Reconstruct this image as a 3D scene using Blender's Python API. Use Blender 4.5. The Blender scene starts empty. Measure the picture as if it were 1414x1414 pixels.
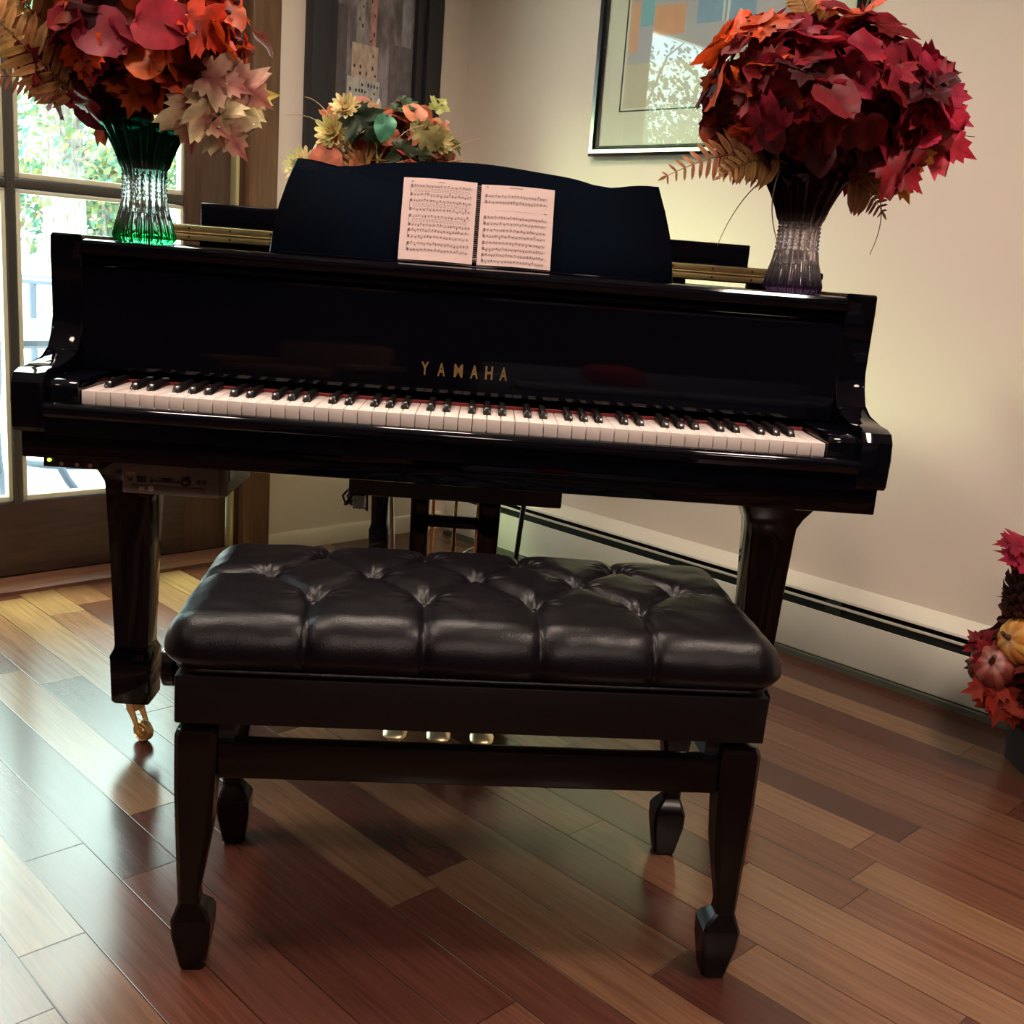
import bpy, bmesh, math, random
from mathutils import Vector, Matrix, Euler, noise
random.seed(7)
PI = math.pi
SC = bpy.context.scene
COL = SC.collection

# ------------------------------------------------------------------ camera
CAM = Vector((0.03462, -1.75521, 0.96752)); YAW, PITCH, ROLL = 0.03715, 0.22461, 0.07684; FPX = 1487.31
fw = Vector((math.sin(YAW)*math.cos(PITCH), math.cos(YAW)*math.cos(PITCH), -math.sin(PITCH)))
rt = Vector((math.cos(YAW), -math.sin(YAW), 0)); up = rt.cross(fw)
rt2 = rt*math.cos(ROLL)+up*math.sin(ROLL); up2 = -rt*math.sin(ROLL)+up*math.cos(ROLL)
cd = bpy.data.cameras.new('camera'); cd.sensor_width = 36; cd.lens = FPX/1414*36; cd.clip_start = .05; cd.clip_end = 300
co = bpy.data.objects.new('camera', cd); COL.objects.link(co)
m = Matrix.Identity(4)
for i in range(3): m[i][0] = rt2[i]; m[i][1] = up2[i]; m[i][2] = -fw[i]; m[i][3] = CAM[i]
co.matrix_world = m; SC.camera = co

# room frame: x = distance from left wall, y = -(distance from right wall)
TH = 0.82038; KX, KY = -0.08818, 2.15108
RM = Matrix.Translation((KX, KY, 0)) @ Matrix.Rotation(-TH, 4, 'Z')
def room(sr, sl, z=0): return RM @ Vector((sr, -sl, z))

# ------------------------------------------------------------------ mesh helpers
def link(o, parent=None):
    COL.objects.link(o)
    if parent is not None: o.parent = parent
    return o
def finish(me, ang=38):
    bm = bmesh.new(); bm.from_mesh(me)
    bmesh.ops.recalc_face_normals(bm, faces=bm.faces)
    c = math.radians(ang)
    for f in bm.faces: f.smooth = True
    for e in bm.edges:
        if len(e.link_faces) == 2 and e.calc_face_angle(0) > c: e.smooth = False
    bm.to_mesh(me); bm.free()
def obj(name, bm, mat, parent=None, mw=None, ang=38, loc=None):
    me = bpy.data.meshes.new(name); bm.to_mesh(me); bm.free(); finish(me, ang)
    me.materials.append(mat)
    o = bpy.data.objects.new(name, me); link(o, parent)
    if mw is not None: o.matrix_world = mw
    if loc is not None: o.location = loc
    return o
def pobj(name, V, F, mat, parent=None, colors=None, loc=None, mw=None, smooth=True):
    me = bpy.data.meshes.new(name); me.from_pydata([tuple(v) for v in V], [], F)
    if colors:
        a = me.color_attributes.new('Col', 'FLOAT_COLOR', 'POINT')
        flat = []
        for c in colors: flat += [c[0], c[1], c[2], 1]
        a.data.foreach_set('color', flat)
    if smooth: me.polygons.foreach_set('use_smooth', [True]*len(me.polygons))
    me.materials.append(mat); me.update()
    o = bpy.data.objects.new(name, me); link(o, parent)
    if loc is not None: o.location = loc
    if mw is not None: o.matrix_world = mw
    return o
def thing(name, label, cat, loc=(0, 0, 0), rotz=0, group=None, mw=None):
    o = bpy.data.objects.new(name, None); o.empty_display_size = .05; link(o)
    if mw is not None: o.matrix_world = mw
    else: o.location = loc; o.rotation_euler = (0, 0, rotz)
    o['label'] = label; o['category'] = cat
    if group: o['group'] = group
    return o
def tag(o, label, cat, group=None, kind=None):
    o['label'] = label; o['category'] = cat
    if group: o['group'] = group
    if kind: o['kind'] = kind
    return o
def struct(o): o['kind'] = 'structure'; return o
def plabel(o, t): o['label'] = t; return o

def box(bm, x0, x1, y0, y1, z0, z1, bev=0, seg=2, M=None):
    vs = [bm.verts.new(p) for p in ((x0,y0,z0),(x1,y0,z0),(x1,y1,z0),(x0,y1,z0),(x0,y0,z1),(x1,y0,z1),(x1,y1,z1),(x0,y1,z1))]
    fs = [bm.faces.new([vs[i] for i in q]) for q in ((3,2,1,0),(4,5,6,7),(0,1,5,4),(1,2,6,5),(2,3,7,6),(3,0,4,7))]
    allv = vs
    if bev > 0:
        es = list({e for f in fs for e in f.edges})
        r = bmesh.ops.bevel(bm, geom=es, offset=bev, segments=seg, affect='EDGES', profile=.5)
        allv = list({v for f in r['faces'] for v in f.verts} | {v for v in vs if v.is_valid})
        s = set(allv)
        for v in list(s):
            for f in v.link_faces: s.update(f.verts)
        allv = list(s)
    if M is not None: bmesh.ops.transform(bm, matrix=M, verts=[v for v in allv if v.is_valid])
    return allv
def prism(bm, pts, axis, a0, a1, bev=0, seg=2):
    """extrude a 2D outline along axis ('x': pts are (y,z); 'y': (x,z); 'z': (x,y))"""
    def P(p, a): return (a, p[0], p[1]) if axis == 'x' else ((p[0], a, p[1]) if axis == 'y' else (p[0], p[1], a))
    A = [bm.verts.new(P(p, a0)) for p in pts]; B = [bm.verts.new(P(p, a1)) for p in pts]
    n = len(pts); fs = []
    fa = bm.faces.new(A); fb = bm.faces.new(B[::-1])
    for i in range(n): bm.faces.new((A[i], A[(i+1) % n], B[(i+1) % n], B[i]))
    if bev > 0:
        es = list(set(fa.edges) | set(fb.edges))
        bmesh.ops.bevel(bm, geom=es, offset=bev, segments=seg, affect='EDGES', profile=.5)
def loft(bm, rings, cap=True, closed=True):
    R = [[bm.verts.new(p) for p in r] for r in rings]
    n = len(R[0])
    for a, b in zip(R[:-1], R[1:]):
        for i in range(n if closed else n-1):
            bm.faces.new((a[i], a[(i+1) % n], b[(i+1) % n], b[i]))
    if cap:
        bm.faces.new(R[0][::-1]); bm.faces.new(R[-1])
    return R
def rrect(x0, x1, y0, y1, z, r=.004, k=2):
    pts = []
    for cx, cy, a0 in ((x1-r, y1-r, 0), (x0+r, y1-r, 90), (x0+r, y0+r, 180), (x1-r, y0+r, 270)):
        for i in range(k+1):
            a = math.radians(a0+90*i/k); pts.append((cx+r*math.cos(a), cy+r*math.sin(a), z))
    return pts
def tube(bm, pts, rad, n=8, cap=True):
    pts = [Vector(p) for p in pts]; rings = []; a = None
    for i, p in enumerate(pts):
        d = (pts[min(i+1, len(pts)-1)]-pts[max(i-1, 0)])
        d = d.normalized() if d.length > 1e-9 else Vector((0, 0, 1))
        a = (a-d*a.dot(d)) if a is not None else d.orthogonal()
        if a.length < 1e-4: a = d.orthogonal()
        a.normalize(); b = d.cross(a)
        r = rad[i] if isinstance(rad, (list, tuple)) else rad
        rings.append([p+a*r*math.cos(2*PI*k/n)+b*r*math.sin(2*PI*k/n) for k in range(n)])
    loft(bm, rings, cap)
def lathe(bm, prof, n=32, c=(0, 0, 0), mod=None, cap=True):
    rings = []
    for j, (r, z) in enumerate(prof):
        ring = []
        for k in range(n):
            a = 2*PI*k/n; rr = r*(mod(a, z) if mod else 1)
            ring.append((c[0]+rr*math.cos(a), c[1]+rr*math.sin(a), c[2]+z))
        rings.append(ring)
    loft(bm, rings, cap)
def disc(bm, c, r, n=16, axis='z', h=.002):
    """short cylinder along axis, centred on c"""
    c = Vector(c)
    ax = {'x': Vector((1, 0, 0)), 'y': Vector((0, 1, 0)), 'z': Vector((0, 0, 1))}[axis]
    tube(bm, [c-ax*h/2, c+ax*h/2], r, n)
def B(): return bmesh.new()
def copy_tree(o, parent=None):
    c = o.copy(); COL.objects.link(c)
    if parent is not None: c.parent = parent
    for ch in list(o.children): copy_tree(ch, c)
    return c

# ------------------------------------------------------------------ materials
class NT:
    def __init__(s, name):
        s.m = bpy.data.materials.new(name); s.m.use_nodes = True; s.t = s.m.node_tree; s.t.nodes.clear()
        s.out = s.t.nodes.new('ShaderNodeOutputMaterial')
    def n(s, typ, props=None, **inp):
        nd = s.t.nodes.new('ShaderNode'+typ)
        for k, v in (props or {}).items(): setattr(nd, k, v)
        for k, v in inp.items():
            key = k.replace('_', ' ')
            i = int(k[1:]) if k[0] == 'i' and k[1:].isdigit() else key
            s.set(nd.inputs[i], v)
        return nd
    def set(s, sock, v):
        if isinstance(v, bpy.types.NodeSocket): s.t.links.new(v, sock)
        elif isinstance(v, bpy.types.Node): s.t.links.new(v.outputs[0], sock)
        else:
            if hasattr(sock.default_value, '__len__') and not hasattr(v, '__len__'): v = [v]*len(sock.default_value)
            if hasattr(sock.default_value, '__len__') and len(sock.default_value) == 4 and len(v) == 3: v = (*v, 1)
            sock.default_value = v
    def math(s, op, a, b=0.0, c=0.0): return s.n('Math', {'operation': op}, i0=a, i1=b, i2=c).outputs[0]
    def ramp(s, fac, stops):
        nd = s.n('ValToRGB', Fac=fac); e = nd.color_ramp.elements
        while len(e) > 1: e.remove(e[-1])
        e[0].position = stops[0][0]; e[0].color = (*stops[0][1], 1)
        for p, c in stops[1:]: k = e.new(p); k.color = (*c, 1)
        return nd.outputs[0]
    def mixc(s, f, a, b, mode='MIX'):
        nd = s.n('Mix', {'data_type': 'RGBA', 'blend_type': mode}); s.set(nd.inputs[0], f); s.set(nd.inputs[6], a); s.set(nd.inputs[7], b); return nd.outputs[2]
    def surf(s, sh): s.t.links.new(sh.outputs[0] if isinstance(sh, bpy.types.Node) else sh, s.out.inputs['Surface']); return s.m
def simple(name, col, rough=.5, metal=0, spec=.5, coat=0, noise_amt=.08, nscale=40, bump=0, bscale=300, emit=0):
    t = NT(name)
    tc = t.n('TexCoord'); nz = t.n('TexNoise', Vector=tc.outputs['Object'], Scale=nscale, Detail=3.0)
    dark = tuple(c*(1-noise_amt) for c in col); lite = tuple(min(1, c*(1+noise_amt)) for c in col)
    c = t.mixc(nz.outputs['Fac'], dark, lite)
    p = t.n('BsdfPrincipled', Base_Color=c, Roughness=rough, Metallic=metal)
    p.inputs['Specular IOR Level'].default_value = spec
    if coat: p.inputs['Coat Weight'].default_value = coat; p.inputs['Coat Roughness'].default_value = .03
    if bump:
        b2 = t.n('TexNoise', Vector=tc.outputs['Object'], Scale=bscale, Detail=4.0)
        bp = t.n('Bump', Strength=bump, Distance=.002, Height=b2.outputs['Fac']); t.set(p.inputs['Normal'], bp)
    if emit: t.set(p.inputs['Emission Color'], col); p.inputs['Emission Strength'].default_value = emit
    return t.surf(p)

def floor_mat():
    t = NT('cherry_planks'); tc = t.n('TexCoord'); sx = t.n('SeparateXYZ', i0=tc.outputs['Object'])
    x, y = sx.outputs[0], sx.outputs[1]
    w = .0945; L = .92
    yy = t.math('DIVIDE', t.math('ADD', y, 2.105), w)          # rows
    row = t.math('FLOOR', yy); fy = t.math('FRACT', yy)
    wr = t.n('TexWhiteNoise', {'noise_dimensions': '1D'}, W=row)
    wr2 = t.n('TexWhiteNoise', {'noise_dimensions': '1D'}, W=t.math('ADD', row, 77.3))
    Lr = t.math('MULTIPLY_ADD', wr2.outputs['Value'], .45, .62)
    xx = t.math('DIVIDE', t.math('MULTIPLY_ADD', wr.outputs['Value'], 3.0, x), Lr)
    cell = t.math('FLOOR', xx); fx = t.math('FRACT', xx)
    cv = t.n('CombineXYZ', X=row, Y=cell, Z=3.7)
    wn = t.n('TexWhiteNoise', {'noise_dimensions': '3D'}, Vector=cv)
    rnd = wn.outputs['Value']
    col = t.ramp(rnd, [(0, (.060, .019, .014)), (.2, (.088, .030, .021)), (.4, (.120, .046, .029)), (.6, (.142, .062, .037)), (.8, (.172, .086, .048)), (1, (.225, .130, .070))])
    # grain stretched along the plank
    gv = t.n('CombineXYZ', X=t.math('MULTIPLY', x, 2.2), Y=t.math('MULTIPLY', y, 55.0), Z=t.math('MULTIPLY', rnd, 31.0))
    g1 = t.n('TexNoise', Vector=gv, Scale=1.6, Detail=6.0, Roughness=.65)
    gv2 = t.n('CombineXYZ', X=t.math('MULTIPLY', x, 9.0), Y=t.math('MULTIPLY', y, 260.0), Z=t.math('MULTIPLY', rnd, 11.0))
    g2 = t.n('TexNoise', Vector=gv2, Scale=1.0, Detail=3.0)
    c2 = t.mixc(.75, col, t.ramp(g1.outputs['Fac'], [(.25, (.55, .5, .46)), (.55, (1, 1, 1)), (.8, (1.28, 1.24, 1.15))]), 'MULTIPLY')
    c2 = t.mixc(.5, c2, t.ramp(g2.outputs['Fac'], [(.3, (.72, .7, .68)), (.6, (1.08, 1.08, 1.08))]), 'MULTIPLY')
    ey = t.math('MINIMUM', fy, t.math('SUBTRACT', 1.0, fy)); ex = t.math('MINIMUM', fx, t.math('SUBTRACT', 1.0, fx))
    seam = t.math('MINIMUM', t.math('MULTIPLY', ey, w), t.math('MULTIPLY', ex, Lr))
    sm = t.n('MapRange', Value=seam, i1=.0004, i2=.0016)
    c3 = t.mixc(sm.outputs[0], (.035, .012, .008), c2)
    p = t.n('BsdfPrincipled', Base_Color=c3, Roughness=t.math('MULTIPLY_ADD', g1.outputs['Fac'], .10, .17))
    p.inputs['Specular IOR Level'].default_value = .5
    h = t.math('ADD', t.math('MULTIPLY', sm.outputs[0], 1.0), t.math('MULTIPLY', g2.outputs['Fac'], .10))
    bp = t.n('Bump', Strength=.22, Distance=.0015, Height=h); t.set(p.inputs['Normal'], bp)
    return t.surf(p)
def wood_mat(name, c0, c1, rough=.4, scale=(1, 1, 14)):
    t = NT(name); tc = t.n('TexCoord')
    mp = t.n('Mapping', Vector=tc.outputs['Object']); mp.inputs['Scale'].default_value = scale
    g = t.n('TexNoise', Vector=mp, Scale=6.0, Detail=5.0, Roughness=.6)
    c = t.ramp(g.outputs['Fac'], [(.3, c0), (.7, c1)])
    return t.surf(t.n('BsdfPrincipled', Base_Color=c, Roughness=rough))
def glass_pane_mat():
    t = NT('window_glass'); lw = t.n('LayerWeight', Blend=.5); fr = t.n('Math', {'operation': 'MULTIPLY_ADD'}, i0=t.math('POWER', lw.outputs['Facing'], 5.0), i1=.92, i2=.05)
    tr = t.n('BsdfTransparent', Color=(.97, 1, .985)); gl = t.n('BsdfGlossy', Roughness=.0)
    mx = t.n('MixShader'); t.set(mx.inputs[0], t.math('MULTIPLY', fr.outputs[0], .8)); t.t.links.new(tr.outputs[0], mx.inputs[1]); t.t.links.new(gl.outputs[0], mx.inputs[2])
    return t.surf(mx)
def picture_glass_mat():
    t = NT('picture_glass'); lw = t.n('LayerWeight', Blend=.5); fr = t.n('Math', {'operation': 'MULTIPLY_ADD'}, i0=t.math('POWER', lw.outputs['Facing'], 4.0), i1=.9, i2=.085)
    tr = t.n('BsdfTransparent', Color=(.98, 1, .98)); gl = t.n('BsdfGlossy', Roughness=.0)
    mx = t.n('MixShader'); t.set(mx.inputs[0], fr.outputs[0]); t.t.links.new(tr.outputs[0], mx.inputs[1]); t.t.links.new(gl.outputs[0], mx.inputs[2])
    return t.surf(mx)
def crystal_mat(name, top, mid, base, z0, z1):
    """cut crystal coloured by height inside the glass"""
    t = NT(name); tc = t.n('TexCoord'); sx = t.n('SeparateXYZ', i0=tc.outputs['Object'])
    f = t.n('MapRange', Value=sx.outputs[2], i1=z0, i2=z1)
    c = t.ramp(f.outputs[0], [(0, base), (.06, base), (.2, mid), (.50, mid), (.70, top), (1, top)])
    gl = t.n('BsdfGlass', Color=c, Roughness=.02, IOR=1.54)
    di = t.n('BsdfPrincipled', Base_Color=c, Roughness=.08)
    mx = t.n('MixShader'); mx.inputs[0].default_value = .06
    t.t.links.new(gl.outputs[0], mx.inputs[1]); t.t.links.new(di.outputs[0], mx.inputs[2])
    return t.surf(mx)
def leaf_mat(name, trans=.3, rough=.5):
    t = NT(name); at = t.n('Attribute', {'attribute_name': 'Col'}); tc = t.n('TexCoord')
    nz = t.n('TexNoise', Vector=tc.outputs['Object'], Scale=60.0, Detail=3.0)
    c = t.mixc(.6, at.outputs['Color'], t.ramp(nz.outputs['Fac'], [(.3, (.6, .55, .55)), (.7, (1.25, 1.2, 1.15))]), 'MULTIPLY')
    p = t.n('BsdfPrincipled', Base_Color=c, Roughness=rough); p.inputs['Specular IOR Level'].default_value = .22; tl = t.n('BsdfTranslucent', Color=c)
    mx = t.n('MixShader'); mx.inputs[0].default_value = trans
    t.t.links.new(p.outputs[0], mx.inputs[1]); t.t.links.new(tl.outputs[0], mx.inputs[2])
    return t.surf(mx)
def paint_mat(name, col):
    t = NT(name); tc = t.n('TexCoord'); nz = t.n('TexNoise', Vector=tc.outputs['Object'], Scale=1.2, Detail=2.0)
    n2 = t.n('TexNoise', Vector=tc.outputs['Object'], Scale=420.0, Detail=2.0)
    c = t.mixc(nz.outputs['Fac'], tuple(c*.97 for c in col), col)
    p = t.n('BsdfPrincipled', Base_Color=c, Roughness=.62); p.inputs['Specular IOR Level'].default_value = .3
    bp = t.n('Bump', Strength=.06, Distance=.001, Height=n2.outputs['Fac']); t.set(p.inputs['Normal'], bp)
    return t.surf(p)

M_floor = floor_mat()
M_wall = paint_mat('cream_wall_paint', (.76, .665, .575))
M_wallb = paint_mat('darkened_unseen_wall', (.085, .060, .048))  # unseen walls darkened so the polished piano reflects a dim room
M_ceil = paint_mat('ceiling_paint', (.8, .77, .72))
M_base = simple('cream_trim_paint', (.74, .66, .54), .4, noise_amt=.03)
M_black = simple('polished_black', (.0020, .0020, .0042), .05, spec=.30, noise_amt=.05)
M_desk = simple('satin_black', (.0012, .0034, .0085), .04, spec=.14)  # navy reflection on the black desk put into the base colour
M_dull = simple('dull_black', (.008, .008, .009), .5)
M_white = simple('ivory_white', (.80, .71, .665), .22, noise_amt=.02)
M_ebony = simple('ebony_black', (.010, .009, .009), .22)
M_felt = simple('red_felt', (.13, .007, .009), .9, bump=.3)
M_caster = simple('dull_brass', (.86, .62, .32), .36, metal=1)
M_brass = simple('polished_brass', (.82, .50, .19), .22, metal=1, noise_amt=.12, nscale=18)
M_pedal = simple('pale_worn_brass', (.80, .66, .42), .36, metal=1)
M_gold = simple('gold_leaf', (.86, .62, .26), .3, metal=1)
M_steel = simple('steel', (.62, .58, .52), .25, metal=1)
M_leather = simple('black_leather', (.0026, .0018, .0034), .34, spec=.24, noise_amt=.15, bump=.22, bscale=420)
M_apron = simple('black_leatherette', (.0060, .0038, .0050), .47, spec=.24, noise_amt=.15, bump=.25, bscale=500)
M_satin = simple('satin_ebony_wood', (.0034, .0022, .0021), .20, spec=.30)
M_paper = simple('rosy_paper', (.66, .50, .475), .7, noise_amt=.03)
M_ink = simple('grey_ink', (.16, .115, .115), .8)
M_inkl = simple('pale_ink', (.40, .30, .285), .8)
M_doorw = wood_mat('dark_walnut', (.040, .020, .012), (.085, .045, .026), .38, (14, 14, 1))
M_doorr = wood_mat('dark_walnut_rail', (.030, .016, .011), (.058, .031, .020), .42, (14, 1.2, 14))
M_cas = wood_mat('walnut_casing', (.095, .048, .024), (.165, .088, .043), .38, (14, 14, 1))
M_pane = glass_pane_mat(); M_pgl = picture_glass_mat()
M_alum = simple('muntin_metal', (.05, .047, .038), .35)
M_strip = simple('pale_brass_strip', (.55, .50, .25), .3, metal=.4)
M_heat = simple('heater_white_enamel', (.72, .70, .60), .35, noise_amt=.03)
M_dark = simple('dark_void', (.02, .024, .02), .7)
M_fblk = simple('black_frame_lacquer', (.008, .009, .008), .16, coat=.3)
M_fmat = simple('matte_black_frame', (.016, .017, .021), .55)
M_matb = simple('cream_mat_board', (.80, .78, .68), .8, noise_amt=.02)
M_leaf = leaf_mat('autumn_leaves'); M_stem = simple('brown_stem', (.09, .05, .03), .6)
M_plast = simple('charcoal_plastic', (.17, .15, .14), .45)
M_hinge = simple('hinge_brass', (1, .74, .36), .5, metal=1, noise_amt=.15, nscale=14)
M_plast2 = simple('black_plastic', (.010, .010, .012), .35)

# ------------------------------------------------------------------ room shell
SRL, SLL, HC = 6.4, 6.2, 2.55
DS0, DS1, DZ1 = .765, 2.30, 2.12            # door opening in the left wall
bm = B(); box(bm, -.15, SRL, -SLL, .15, -.06, 0); struct(obj('floor', bm, M_floor, mw=RM))
bm = B(); box(bm, -.15, SRL, -SLL, .15, HC, HC+.1); struct(obj('ceiling', bm, M_ceil, mw=RM))
bm = B(); box(bm, -.0, SRL, 0, .14, 0, HC); struct(obj('wall_right', bm, M_wall, mw=RM))
bm = B(); box(bm, -.16, 0, -DS0, .14, 0, HC); box(bm, -.16, 0, -DS1, -DS0, DZ1, HC); box(bm, -.16, 0, -SLL, -DS1, 0, HC)
struct(obj('wall_left', bm, M_wall, mw=RM))
bm = B(); box(bm, SRL, SRL+.12, -SLL, .14, 0, HC); struct(obj('wall_front', bm, M_wallb, mw=RM))
bm = B(); box(bm, -.16, SRL+.12, -SLL-.12, -SLL, 0, HC); struct(obj('wall_back', bm, M_wallb, mw=RM))
bm = B(); prism(bm, [(0, 0), (.016, 0), (.016, .05), (.010, .06), (0, .06)], 'y', -.745, 0); struct(obj('baseboard_left', bm, M_base, mw=RM))

# glazed door in the left wall: sl runs away from the corner (room y = -sl)
door = bpy.data.objects.new('door_1', None); link(door); door.matrix_world = RM; struct(door)
def dchild(name, bm, mat, par=door): return obj(name, bm, mat, par)
bm = B()
box(bm, -.14, .022, -.835, -.742, 0, DZ1+.07, .004); box(bm, -.14, .022, -DS1-.08, -DS1+.01, 0, DZ1+.07, .004); box(bm, -.14, .022, -DS1, -DS0, DZ1-.02, DZ1+.07, .004)
dchild('casing', bm, M_cas)
bm = B(); box(bm, -.13, -.012, -.855, -.835, 0.02, DZ1-.02, .002); box(bm, -.13, -.02, -DS1+.01, -DS1+.03, .02, DZ1-.02, .002); dchild('jamb', bm, M_doorw)
bm = B(); box(bm, -.05, -.004, -.868, -.8565, .03, DZ1-.03, .001); dchild('weather_strip', bm, M_strip)
G0, G1, GM = 1.017, 1.985, 1.501            # glass edges and centre bar
bm = B()
box(bm, -.075, -.025, -G0-.004, -.872, .03, DZ1-.02, .004); box(bm, -.075, -.025, -2.268, -G1+.004, .03, DZ1-.02, .004)
dchild('door_stile', bm, M_doorw)
bm = B(); box(bm, -.075, -.026, -G1, -G0, .03, .236, .004); box(bm, -.075, -.026, -G1, -G0, 1.93, DZ1-.02, .003)
dchild('door_rail', bm, M_doorr)
bm = B(); box(bm, -.066, -.024, -GM-.013, -GM+.011, .23, 1.94, .005); dchild('muntin', bm, M_alum)
bm = B(); box(bm, -.064, -.028, -G1, -G0, 1.064, 1.090, .004); dchild('muntin', bm, M_alum)
bm = B()
for y0, y1 in ((-GM+.013, -G0), (-G1, -GM-.013)):
    for z0, z1 in ((.24, 1.063), (1.091, 1.93)):
        for a in ((y0, y0+.012, z0, z1), (y1-.012, y1, z0, z1), (y0, y1, z0, z0+.014), (y0, y1, z1-.010, z1)):
            box(bm, -.058, -.030, a[0], a[1], a[2], a[3], .002)
dchild('glazing_bead', bm, simple('bead_pale', (.55, .55, .40), .4))
for y0, y1 in ((-GM+.013, -G0), (-G1, -GM-.013)):
    for z0, z1 in ((.24, 1.063), (1.091, 1.93)):
        bm = B(); box(bm, -.048, -.044, y0, y1, z0, z1); dchild('glass_pane', bm, M_pane)
bm = B(); prism(bm, [(-.15, 0), (.05, 0), (.05, .010), (.02, .026), (-.15, .03)], 'y', -DS1+.02, -.842)
dchild('threshold', bm, wood_mat('red_oak_threshold', (.10, .040, .022), (.17, .075, .040), .35, (14, 1.2, 14)))

# ------------------------------------------------------------------ baseboard heater (right wall, local y = -offset)
ht = thing('baseboard_heater', 'long white metal baseboard heater running low along the right wall', 'heater', mw=RM)
HS0, HS1 = .10, 4.2
bm = B(); box(bm, HS0, HS1, -.064, -.058, .022, .143, .002); plabel(obj('front_panel', bm, M_heat, ht), 'white lower front panel')
bm = B(); prism(bm, [(.001, .213), (-.008, .213), (-.062, .190), (-.064, .184), (-.060, .182), (-.012, .203), (.001, .203)], 'x', HS0, HS1); obj('top_hood', bm, M_heat, ht)
bm = B(); box(bm, HS0, HS1, -.063, -.059, .164, .171, .001); obj('damper_blade', bm, M_heat, ht)
bm = B(); box(bm, HS0, HS1, -.045, -.001, .03, .168); obj('heating_element', bm, M_dark, ht)
bm = B(); prism(bm, [(-.001, 0), (-.066, 0), (-.066, .016), (-.060, .020), (-.001, .020)], 'x', HS0, HS1); plabel(obj('base_strip', bm, simple('base_strip_grey', (.10, .11, .08), .4), ht), 'dark bottom strip')
for s in (1.62, 2.55):
    bm = B(); box(bm, s, s+.045, -.062, -.05, .144, .181, .002); obj('bracket', bm, M_dark, ht)

# ------------------------------------------------------------------ grand piano (world frame: x along keyboard, y away from player)
W2 = .7167; TOPZ = .957; AI = .6647
pn = thing('grand_piano', 'polished black baby grand piano with open keyboard standing in the room corner', 'piano')
def P(name, bm, mat, par=pn, ang=38): return obj(name, bm, mat, par, ang=ang)
OUT = [(W2, .40), (W2, .50), (.690, .60), (.625, .70), (.53, .79), (.40, .89), (.28, .98), (.17, 1.09), (.08, 1.21), (0, 1.34), (-.08, 1.44), (-.19, 1.52), (-.33, 1.56), (-.47, 1.55), (-.60, 1.49), (-.68, 1.39), (-W2, 1.25), (-W2, .40)]
def offset_outline(pts, d):
    r = []
    for i, p in enumerate(pts):
        a = Vector(pts[max(i-1, 0)]); b = Vector(pts[min(i+1, len(pts)-1)]); t = (b-a).normalized()
        nrm = Vector((t.y, -t.x)); r.append((p[0]+nrm.x*d, p[1]+nrm.y*d))
    return r
INN = offset_outline(OUT, -.045)
bm = B()
loft(bm, [[(p[0], p[1], .66) for p in OUT], [(p[0], p[1], TOPZ-.004) for p in OUT], [(p[0], p[1], TOPZ) for p in offset_outline(OUT, -.004)], [(p[0], p[1], TOPZ) for p in INN], [(p[0], p[1], .66) for p in INN]], cap=False, closed=False)
P('rim', bm, M_black)
bm = B(); prism(bm, OUT, 'z', .69, .72); P('soundboard', bm, M_dull)
# case arms with the scrolled profile
prof = [(.45, .9636), (.160, .9636), (.1545, .960), (.1535, .93), (.159, .895), (.163, .862), (.161, .825), (.155, .795), (.139, .769), (.108, .7545), (.058, .7495), (.014, .748), (-.006, .742), (-.0165, .728), (-.0175, .70), (-.0165, .655), (-.010, .648), (.45, .648)]
for s in (-1, 1):
    bm = B(); prism(bm, prof, 'x', s*AI, s*W2, .003, 2); P('case_arm', bm, M_black, ang=30)
bm = B(); box(bm, -W2+.002, W2-.002, .014, .48, .600, .6485, .003); P('keybed', bm, M_black)
bm = B(); prism(bm, [(.012, .645), (-.014, .645), (-.014, .672), (-.018, .674), (-.022, .680), (-.023, .688), (-.020, .695), (-.012, .698), (-.004, .698), (.012, .692)], 'x', -AI+.0005, AI-.0005); P('key_slip', bm, M_black, ang=50)
for s in (-1, 1):
    bm = B(); prism(bm, [(.155, .69), (-.004, .69), (-.006, .722), (-.001, .731), (.010, .735), (.155, .735)], 'x', s*.6125, s*(AI-.0005), .002); P('cheek_block', bm, M_black)
# fall board, mouldings, top rail
bm = B(); prism(bm, [(.153, .735), (.1495, .739), (.149, .746), (.151, .80), (.155, .86), (.160, .905), (.20, .905), (.20, .735)], 'x', -AI+.001, AI-.001)
fb = P('fallboard', bm, M_black, ang=30)
bm = B()
prism(bm, [(.19, .900), (.168, .900), (.163, .903), (.163, .909), (.169, .912), (.19, .912)], 'x', -AI+.001, AI-.001)
prism(bm, [(.19, .913), (.165, .914), (.160, .918), (.161, .924), (.168, .928), (.19, .930)], 'x', -AI+.001, AI-.001)
P('moulding', bm, M_black, ang=30)
bm = B(); prism(bm, [(.455, .930), (.158, .930), (.152, .933), (.150, .938), (.150, .950), (.153, .955), (.160, TOPZ), (.455, TOPZ)], 'x', -AI+.0006, AI-.0006)
P('music_shelf', bm, M_black, ang=30)
bm = B(); box(bm, -.612, .612, .138, .147, .712, .7245, .002); P('key_felt', bm, M_felt)
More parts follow.
